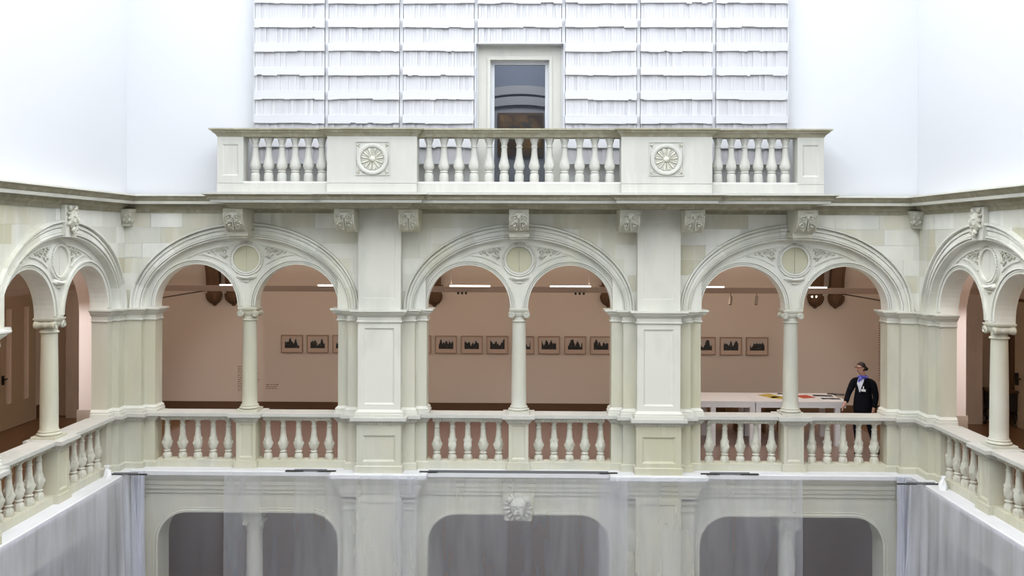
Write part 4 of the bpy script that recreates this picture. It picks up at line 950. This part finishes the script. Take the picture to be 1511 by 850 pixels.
# framed photographs
k = 0
wh = {429.5: 'first from the left in the left bay', 467.6: 'second from the left in the left bay', 505.7: 'half hidden by the left front pier',
      620: 'mere sliver left in the middle bay', 658: 'first whole one in the middle bay', 696: 'second whole one in the middle bay', 734: 'just left of the middle column',
      772: 'half hidden behind the middle column', 810: 'just right of the middle column', 848.7: 'second right of the middle column', 886.8: 'at the right edge of the middle bay',
      1039.1: 'at the left edge of the right bay', 1077.5: 'second from the left in the right bay', 1116: 'third from the left in the right bay'}
for px, lb in wh.items():
    X = xat(px, 4.77); k += 1
    t = thing('framed_photograph', 'dark landscape photograph in pale mount, ' + lb, 'picture', (X, 4.80, 1.705), 'framed photographs on the gallery wall')
    w2, h2, fw = 0.25, 0.205, 0.014
    m = M()
    R = lambda e, y: [(-w2 + e, y, -h2 + e), (w2 - e, y, -h2 + e), (w2 - e, y, h2 - e), (-w2 + e, y, h2 - e)]
    m.loft([R(0, 0.0), R(0, -0.04), R(fw, -0.04), R(fw, -0.0)], cap=False).build('frame', frame_wood, t)
    M().box(-w2 + fw, w2 - fw, -0.022, 0.0, -h2 + fw, h2 - fw).build('mount', mat_board, t)
    M().box(-0.168, 0.168, -0.026, -0.022, -0.10, 0.135).build('print', print_mat(k), t)

# lettering on the gallery wall, rows of small dashes
def letters(x, z, rows, wd, lab, name='wall_lettering', h=0.016, gap=0.05, seed=0):
    rnd = random.Random(seed); m = M()
    for r in range(rows):
        u = 0; end = wd*rnd.uniform(0.6, 1.0)
        while u < end:
            L = rnd.uniform(0.03, 0.09); m.box(u, min(u + L, end), -0.003, 0.0, -r*gap - h, -r*gap); u += L + 0.018
    o = m.build(name, ink, None); o.location = (x, 4.80, z); o['kind'] = 'stuff'
    tag(o, lab, 'lettering')
letters(xat(349, 4.8), 1.17, 12, 0.52, 'small grey lettering on the wall behind the left column', seed=1)
letters(xat(391, 4.8), 0.76, 3, 0.30, 'two short lines of lettering low on the wall of the left bay', seed=2, gap=0.045)
letters(xat(1293, 4.8), 2.30, 26, 0.62, 'tall column of lettering on the wall behind the attendant', seed=3, gap=0.054)

# tables with their papers and stools
def table(x0, x1, legs, label):
    t = thing('display_table', label, 'table', ((x0 + x1)/2, 2.65, 0)); h = (x1 - x0)/2
    M().box(-h, h, -0.53, 0.53, 0.865, 0.90).build('table_top', table_white, t)
    for y in (-0.525, 0.495): M().box(-h + 0.01, h - 0.01, y, y + 0.03, 0.775, 0.865).build('apron', table_white, t)
    for lx in legs:
        for y in (-0.52, 0.42): M().box(lx - (x0 + x1)/2 - 0.05, lx - (x0 + x1)/2 + 0.05, y, y + 0.10, 0.0, 0.865).build('leg', table_white, t)
XM = xat(1113.5, 2.15); XE = xat(1246, 2.15)
table(XM - 1.9, XM - 0.003, (XM - 1.84, XM - 0.85, XM - 0.06), 'long white display table at the left, half hidden by the pier')
table(XM + 0.003, XE, (XM + 0.06, XE - 0.17), 'white display table at the right, in front of the attendant')
def flat(name, mt, px, py, wx, wy, rz, label, z=0.90, parts=None):
    # lies on the table top: x from the picture column at that depth, y along the depth of the table
    t = thing(name, label, 'paper', (xat(px, py), py, z)); t.rotation_euler.z = rz
    M().box(-wx, wx, -wy, wy, 0.0, 0.008).build('sheet', mt, t)
    if parts:
        for (a, b, c, d, pm) in parts: M().box(a, b, c, d, 0.008, 0.010).build('print', pm, t)
flat('folded_leaflet', yellow, 1136, 2.75, 0.15, 0.22, 0.5, 'yellow folded leaflet on the table left of the column')
flat('folded_leaflet', yellow, 1146, 2.55, 0.13, 0.12, -0.4, 'small yellow leaflet lying in front of the larger one')
flat('magazine', paper, 1150, 2.95, 0.12, 0.16, -0.5, 'white magazine with dark cover picture left of the column', 0.90, [(-0.08, 0.09, 0.0, 0.13, dark_print)])
flat('red_booklet', red, 1186, 2.7, 0.14, 0.16, 0.3, 'red booklet on the table right of the column')
flat('photo_sheet', paper, 1212, 2.80, 0.24, 0.16, -0.15, 'white sheet with a dark photo strip, farther from the edge', 0.90, [(-0.20, 0.20, -0.10, 0.10, dark_print)])
flat('photo_sheet', paper, 1224, 2.42, 0.24, 0.15, -0.06, 'white sheet with a dark photo strip, at the table front', 0.90, [(-0.19, 0.19, -0.06, 0.11, dark_print)])
flat('dark_folder', dark_print, 1231, 3.02, 0.17, 0.11, -0.2, 'dark brown folder at the far right of the table')
def stool(x, y, label):
    t = thing('wooden_stool', label, 'stool', (x, y, 0), 'wooden stools behind the tables')
    M().box(-0.20, 0.20, -0.17, 0.17, 0.64, 0.675).build('seat', stool_wood, t)
    M().box(-0.05, 0.05, -0.02, 0.02, 0.6755, 0.678).build('hand_hole', black_metal, t)
    for s in (-1, 1): M().box(s*0.18 - 0.018, s*0.18 + 0.018, -0.165, 0.165, 0.0, 0.64).build('side_panel', stool_wood, t)
    M().box(-0.162, 0.162, -0.012, 0.012, 0.2, 0.5).build('stretcher', stool_wood, t)
stool(xat(1056, 3.5), 3.5, 'boxy wooden stool with hand hole behind the left table')
stool(xat(1096, 3.6), 3.6, 'boxy wooden stool behind the left table, close to the table joint')
stool(xat(1137, 3.5), 3.5, 'boxy wooden stool behind the column of the right bay')

# doors of the side galleries
d2 = struct('door_2', 'beige double door with slim panels coloured as catching light in the left side gallery', 'door')
for a, b in ((0.85, 2.55), (2.56, 3.62), (3.63, 4.40)) if False else ((1.5, 2.88), (2.89, 4.30)):
    lf = M().box(-11.10, -11.05, a, b, 0.01, 2.95).build('door_leaf', door_paint, d2)
    for y in (a + 0.22, b - 0.50):
        m = M()
        R = lambda e, x: [(x, y + e, 0.55 + e), (x, y + 0.18 - e, 0.55 + e), (x, y + 0.18 - e, 2.60 - e), (x, y + e, 2.60 - e)]
        m.loft([R(0, -11.05), R(0, -11.03), R(0.03, -11.03), R(0.045, -11.047)]).build('slim_panel', door_trim, lf)
M().box(-11.02, -10.98, 2.94, 3.06, 1.10, 1.13).box(-11.05, -11.0, 2.94, 2.97, 1.0, 1.2).build('door_handle', black_metal, d2)
d3 = struct('door_3', 'beige door with black handle in the right side gallery', 'door')
m = M(); lf = M().box(11.05, 11.10, 2.6, 4.25, 0.01, 2.80).build('door_leaf', door_paint, d3)
m = M(); m.box(11.02, 11.10, 4.26, 4.38, 0.0, 2.9); m.box(11.02, 11.10, 2.5, 4.38, 2.81, 2.92); m.box(11.02, 11.10, 4.50, 4.56, 0.0, 2.9); m.build('door_frame', base_wood, d3)
M().box(10.97, 11.0, 3.90, 4.13, 1.10, 1.13).box(10.99, 11.05, 4.08, 4.14, 0.95, 1.22).build('door_handle', black_metal, d3)
t = thing('dark_cabinet', 'dark wooden cabinet with curved leg between the pillar and right column', 'cabinet', (10.79, 4.35, 0))
M().box(-0.29, 0.28, -0.28, 0.28, 0.77, 0.82).build('top', base_wood, t)
M().box(-0.25, 0.25, -0.24, 0.24, 0.36, 0.77).build('body', black_metal, t)
for sx in (-0.22, 0.22):
    for sy in (-0.2, 0.2): M().tube([(sx, sy, 0.37), (sx*1.15, sy, 0.28), (sx*0.95, sy, 0.12), (sx*1.1, sy, 0.0)], 0.04, 8, 0.022).build('leg', black_metal, t, 60)

# ------------------------------------------------------------------ the attendant
def skin_mesh(name, verts, edges, mt, parent, sub=2):
    me = bpy.data.meshes.new(name); me.from_pydata([v[:3] for v in verts], edges, []); o = bpy.data.objects.new(name, me); COL.objects.link(o)
    md = o.modifiers.new('skin', 'SKIN'); md.use_smooth_shade = True; md.branch_smoothing = 0.6
    for sv, v in zip(me.skin_vertices[0].data, verts):
        r = v[3]; sv.radius = r if isinstance(r, tuple) else (r, r)
    me.skin_vertices[0].data[0].use_root = True
    ss = o.modifiers.new('sub', 'SUBSURF'); ss.levels = sub; ss.render_levels = sub
    dg = bpy.context.evaluated_depsgraph_get(); ev = bpy.data.meshes.new_from_object(o.evaluated_get(dg))
    bpy.data.objects.remove(o); ev.name = name; ev.materials.clear(); ev.materials.append(mt)
    for p in ev.polygons: p.use_smooth = True
    return link(name, ev, parent)
per = thing('person', 'attendant in black suit with blue scarf and white badge beside the table', 'person', (6.68, 1.5, 0.0))
fw_ = Vector((-0.71, -0.71, 0)); rt = Vector((-0.71, 0.71, 0))     # facing, and her right-hand side
def Pb(f, r, z, rad): v = fw_*f + rt*r; return (v.x, v.y, z, rad)
V = []; E = []
def chain(pts, start=None):
    last = start
    for p in pts:
        V.append(p); i = len(V) - 1
        if last is not None: E.append((last, i))
        last = i
    return last
pel = chain([Pb(0, 0, 0.96, 0.115)])
neck = chain([Pb(0.0, 0, 1.12, 0.105), Pb(0.01, 0, 1.30, 0.085), Pb(0.0, 0, 1.42, 0.06), Pb(0.01, 0, 1.50, 0.05)], pel); chest = neck - 1
hd = chain([Pb(0.025, 0, 1.56, 0.05)], neck)
HX, HY = -0.065, -0.02
hd = chain([(HX + 0.01, HY, 1.60, 0.065), (HX, HY - 0.01, 1.66, 0.083), (HX, HY - 0.01, 1.715, 0.078), (HX, HY - 0.01, 1.75, 0.045)], hd)
def arm(pts, hand_dir, thumb_dir, curl):
    w_ = chain(pts, chest)
    base = Vector(V[w_][:3]); hdv = Vector(hand_dir).normalized(); td = Vector(thumb_dir).normalized(); side = hdv.cross(td).normalized(); cu = Vector(curl)
    palm = chain([(*(base + hdv*0.045), 0.028), (*(base + hdv*0.08), 0.030)], w_)
    pc = base + hdv*0.08
    for k, (o_, L) in enumerate(((0.026, 0.075), (0.009, 0.085), (-0.009, 0.08), (-0.026, 0.062))):
        a = pc + td*o_
        chain([(*(a + hdv*L*0.35 + cu*0.006), 0.0105), (*(a + hdv*L*0.72 + cu*0.022), 0.0095), (*(a + hdv*L + cu*0.045), 0.008)], palm)
    a = base + hdv*0.04
    chain([(*(a + td*0.035 + hdv*0.02), 0.012), (*(a + td*0.05 + hdv*0.05), 0.010)], palm - 1)
# her left arm hangs at the side nearest to us, her right reaches forward to the table
arm([Pb(0.0, -0.165, 1.385, 0.042), Pb(-0.03, -0.235, 1.14, 0.036), Pb(0.04, -0.225, 0.92, 0.032)], (-0.10, -0.05, -1), (-0.7, -0.5, -0.1), (-0.5, 0.2, 0))
arm([Pb(0.0, 0.165, 1.385, 0.042), Pb(0.10, 0.25, 1.16, 0.036), (-0.36, -0.03, 0.99, 0.032)], (-0.55, -0.25, -0.85), (-0.4, -0.8, 0.1), (0.2, -0.5, -0.2))
for pts in ([Pb(0.0, 0.09, 0.90, 0.09), Pb(0.08, 0.09, 0.50, 0.058), (-0.04, 0.05, 0.10, 0.04), (-0.05, 0.05, 0.05, 0.04), (-0.15, -0.04, 0.03, 0.03)],
            [Pb(0.0, -0.09, 0.90, 0.09), (0.14, -0.05, 0.50, 0.058), (0.28, 0.04, 0.14, 0.04), (0.29, 0.04, 0.08, 0.04), (0.20, -0.03, 0.03, 0.03)]):
    chain(pts, pel)
skin_mesh('body', V, E, skin, per)
def garment(name, chains, mt, sub=2):
    global V, E
    V, E = [], []
    for pts, st in chains: chain(pts, st)
    return skin_mesh(name, V, E, mt, per, sub)
# jacket: torso, then both sleeves branching from the chest (vertex 3)
garment('jacket', [([Pb(0.0, 0, 0.74, (0.20, 0.20)), Pb(0.0, 0, 0.93, (0.205, 0.195)), Pb(0.0, 0, 1.14, (0.18, 0.15)), Pb(0.0, 0, 1.34, (0.185, 0.145)), Pb(-0.005, 0, 1.45, (0.12, 0.10)), Pb(0.0, 0, 1.49, (0.075, 0.07))], None),
    ([Pb(-0.005, -0.11, 1.435, 0.085), Pb(0.0, -0.185, 1.405, 0.086), Pb(-0.03, -0.240, 1.14, 0.058), Pb(0.035, -0.230, 0.92, 0.050)], 4),
    ([Pb(-0.005, 0.11, 1.435, 0.085), Pb(0.0, 0.185, 1.405, 0.086), Pb(0.10, 0.252, 1.16, 0.058), (-0.345, -0.022, 1.00, 0.052)], 4)], suit)
garment('trousers', [([Pb(0, 0, 0.96, 0.13), Pb(0.0, 0.085, 0.86, 0.105), Pb(0.08, 0.09, 0.50, 0.078), (-0.04, 0.05, 0.06, 0.062)], None),
    ([Pb(0.0, -0.085, 0.86, 0.105), (0.14, -0.05, 0.50, 0.078), (0.28, 0.04, 0.10, 0.062)], 0)], suit)
for x, y, z in ((-0.05, 0.05, 0.0), (0.285, 0.04, 0.0)):
    m = M(); rings = []
    for q, wd, h in ((0.06, 0.03, 0.06), (0.03, 0.042, 0.085), (-0.05, 0.045, 0.07), (-0.13, 0.046, 0.05), (-0.18, 0.03, 0.035)):
        c0 = Vector((x, y, 0)) - fw_*q; sd = rt*wd
        rings.append([tuple(c0 - sd), tuple(c0 + sd), tuple(c0 + sd*0.8 + Vector((0, 0, h))), tuple(c0 - sd*0.8 + Vector((0, 0, h)))])
    m.loft(rings).build('shoe', black_metal, per, 60)
# shirt front, lapels, scarf, badge
m = M(); a = lambda f, r, z: Pb(f, r, z, 0)[:3]
m.loft([[a(0.150, r_, z) for r_ in (-q, 0, q)] + [a(0.10, r_, z) for r_ in (q, -q)] for q, z in ((0.012, 1.22), (0.035, 1.30), (0.055, 1.38))] + [[a(0.09, r_, 1.47) for r_ in (-0.06, 0, 0.06)] + [a(0.05, r_, 1.47) for r_ in (0.06, -0.06)]]).build('shirt_front', shirt_m, per, 60)
for s in (-1, 1):
    m = M(); m.loft([[a(0.157 - e, s*r0, z), a(0.167 - e, s*r1, z), a(0.150 - e, s*r1, z), a(0.14 - e, s*r0, z)] for r0, r1, z, e in ((0.006, 0.03, 1.20, 0.0), (0.03, 0.085, 1.30, 0.0), (0.055, 0.10, 1.38, 0.01), (0.07, 0.085, 1.47, 0.05))]).build('lapel', suit, per)
m = M(); ring = []
for i in range(21):
    t_ = 2*PI*i/20; ring.append((-0.02 + 0.078*math.cos(t_), -0.015 + 0.075*math.sin(t_), 1.505 - 0.02*math.cos(t_ - PI*1.2)*0 + 0.012*math.sin(2*t_)))
m.tube(ring, 0.026, 8); m.tube([a(0.10, 0.0, 1.49), a(0.13, 0.02, 1.45), a(0.14, 0.03, 1.40)], 0.03, 8, 0.012); m.tube([a(0.10, 0.0, 1.49), a(0.14, -0.03, 1.455)], 0.028, 8, 0.016)
m.build('scarf', scarf_m, per, 60)
bd = M(); b0 = Vector(a(0.150, -0.085, 1.27)); bx_ = Vector((0.75, -0.64, 0)).normalized(); nb_ = Vector((-0.64, -0.75, 0)).normalized()
def slab(o_, x0, x1, z0, z1, e): return [tuple(b0 + bx_*x + nb_*n_ + Vector((0, 0, z))) for n_ in (e - 0.006, e) for x, z in ((x0, z0), (x1, z0), (x1, z1), (x0, z1))]
bd.loft([slab(0, -0.042, 0.042, -0.025, 0.02, 0.035)[:4], slab(0, -0.042, 0.042, -0.025, 0.02, 0.035)[4:]])
bg_ = bd.build('badge', paper, per)
bd = M(); bd.loft([slab(0, -0.010, 0.010, 0.025, 0.075, 0.034)[:4], slab(0, -0.010, 0.010, 0.025, 0.075, 0.034)[4:]]); bd.build('badge_clip', paper, bg_)
# head details: face looks to the left
hc = Vector((HX, HY - 0.01, 1.68)); fd = Vector((-0.93, -0.37, -0.08)).normalized(); fr = Vector((-0.37, 0.93, 0)).normalized()
def hp(f, r, z): v = hc + fd*f + fr*r; return (v.x, v.y, v.z + z)
m = M(); m.loft([[hp(0.075, r_*0.5, 0.025), hp(0.085, 0, 0.03), hp(0.075, -r_*0.5, 0.025)] if False else [hp(0.07, 0.011, z), hp(0.07 + e, 0, z - 0.002), hp(0.07, -0.011, z)] for z, e in ((0.02, 0.012), (0.0, 0.022), (-0.018, 0.032), (-0.028, 0.018))]).build('nose', skin, per, 60)
m = M(); m.ball(hp(0.072, 0, -0.055), (0.012, 0.02, 0.006), 8, 6); m.build('mouth', lip_m, per, 60)
for s in (-1, 1):
    m = M(); m.ball(hp(-0.005, s*0.078, 0.0), (0.016, 0.012, 0.03), 8, 6); m.build('ear', skin, per, 60)
    m = M(); m.ball(hp(0.072, s*0.03, 0.02), (0.008, 0.012, 0.006), 8, 6); m.build('eye', black_metal, per, 60)
m = M()
for s in (-1, 1):
    m.tube([hp(0.092, s*0.036 + 0.022*math.cos(t_), 0.017 + 0.016*math.sin(t_)) for t_ in [2*PI*i/10 for i in range(11)]], 0.0035, 5)
    m.tube([hp(0.09, s*0.062, 0.02), hp(0.0, s*0.082, 0.02)], 0.004, 5)
m.tube([hp(0.092, -0.01, 0.018), hp(0.092, 0.01, 0.018)], 0.004, 5)
m.build('glasses', black_metal, per, 60)
m = M(); rings = []
for j in range(12):
    ph = PI*(0.03 + 0.66*j/11); ring = []
    for i in range(20):
        t_ = 2*PI*i/20; f, r_ = math.cos(t_), math.sin(t_)
        z = 0.108*math.cos(ph); q = math.sin(ph)
        ff = 0.092*q*f - 0.014; 
        if f > 0.25 and ph > 0.9: ff = min(ff, 0.05 - 0.045*(ph - 0.9)); 
        if f > 0.2 and ph > 1.3: ff = min(ff, 0.005)
        ring.append(hp(ff, 0.090*q*r_, z + 0.005))
    rings.append(ring)
m.loft(rings).build('hair', hair_m, per, 60)
m = M(); m.ball(hp(-0.125, 0, -0.035), (0.05, 0.045, 0.042), 12, 9); m.build('hair_bun', hair_m, per, 60)
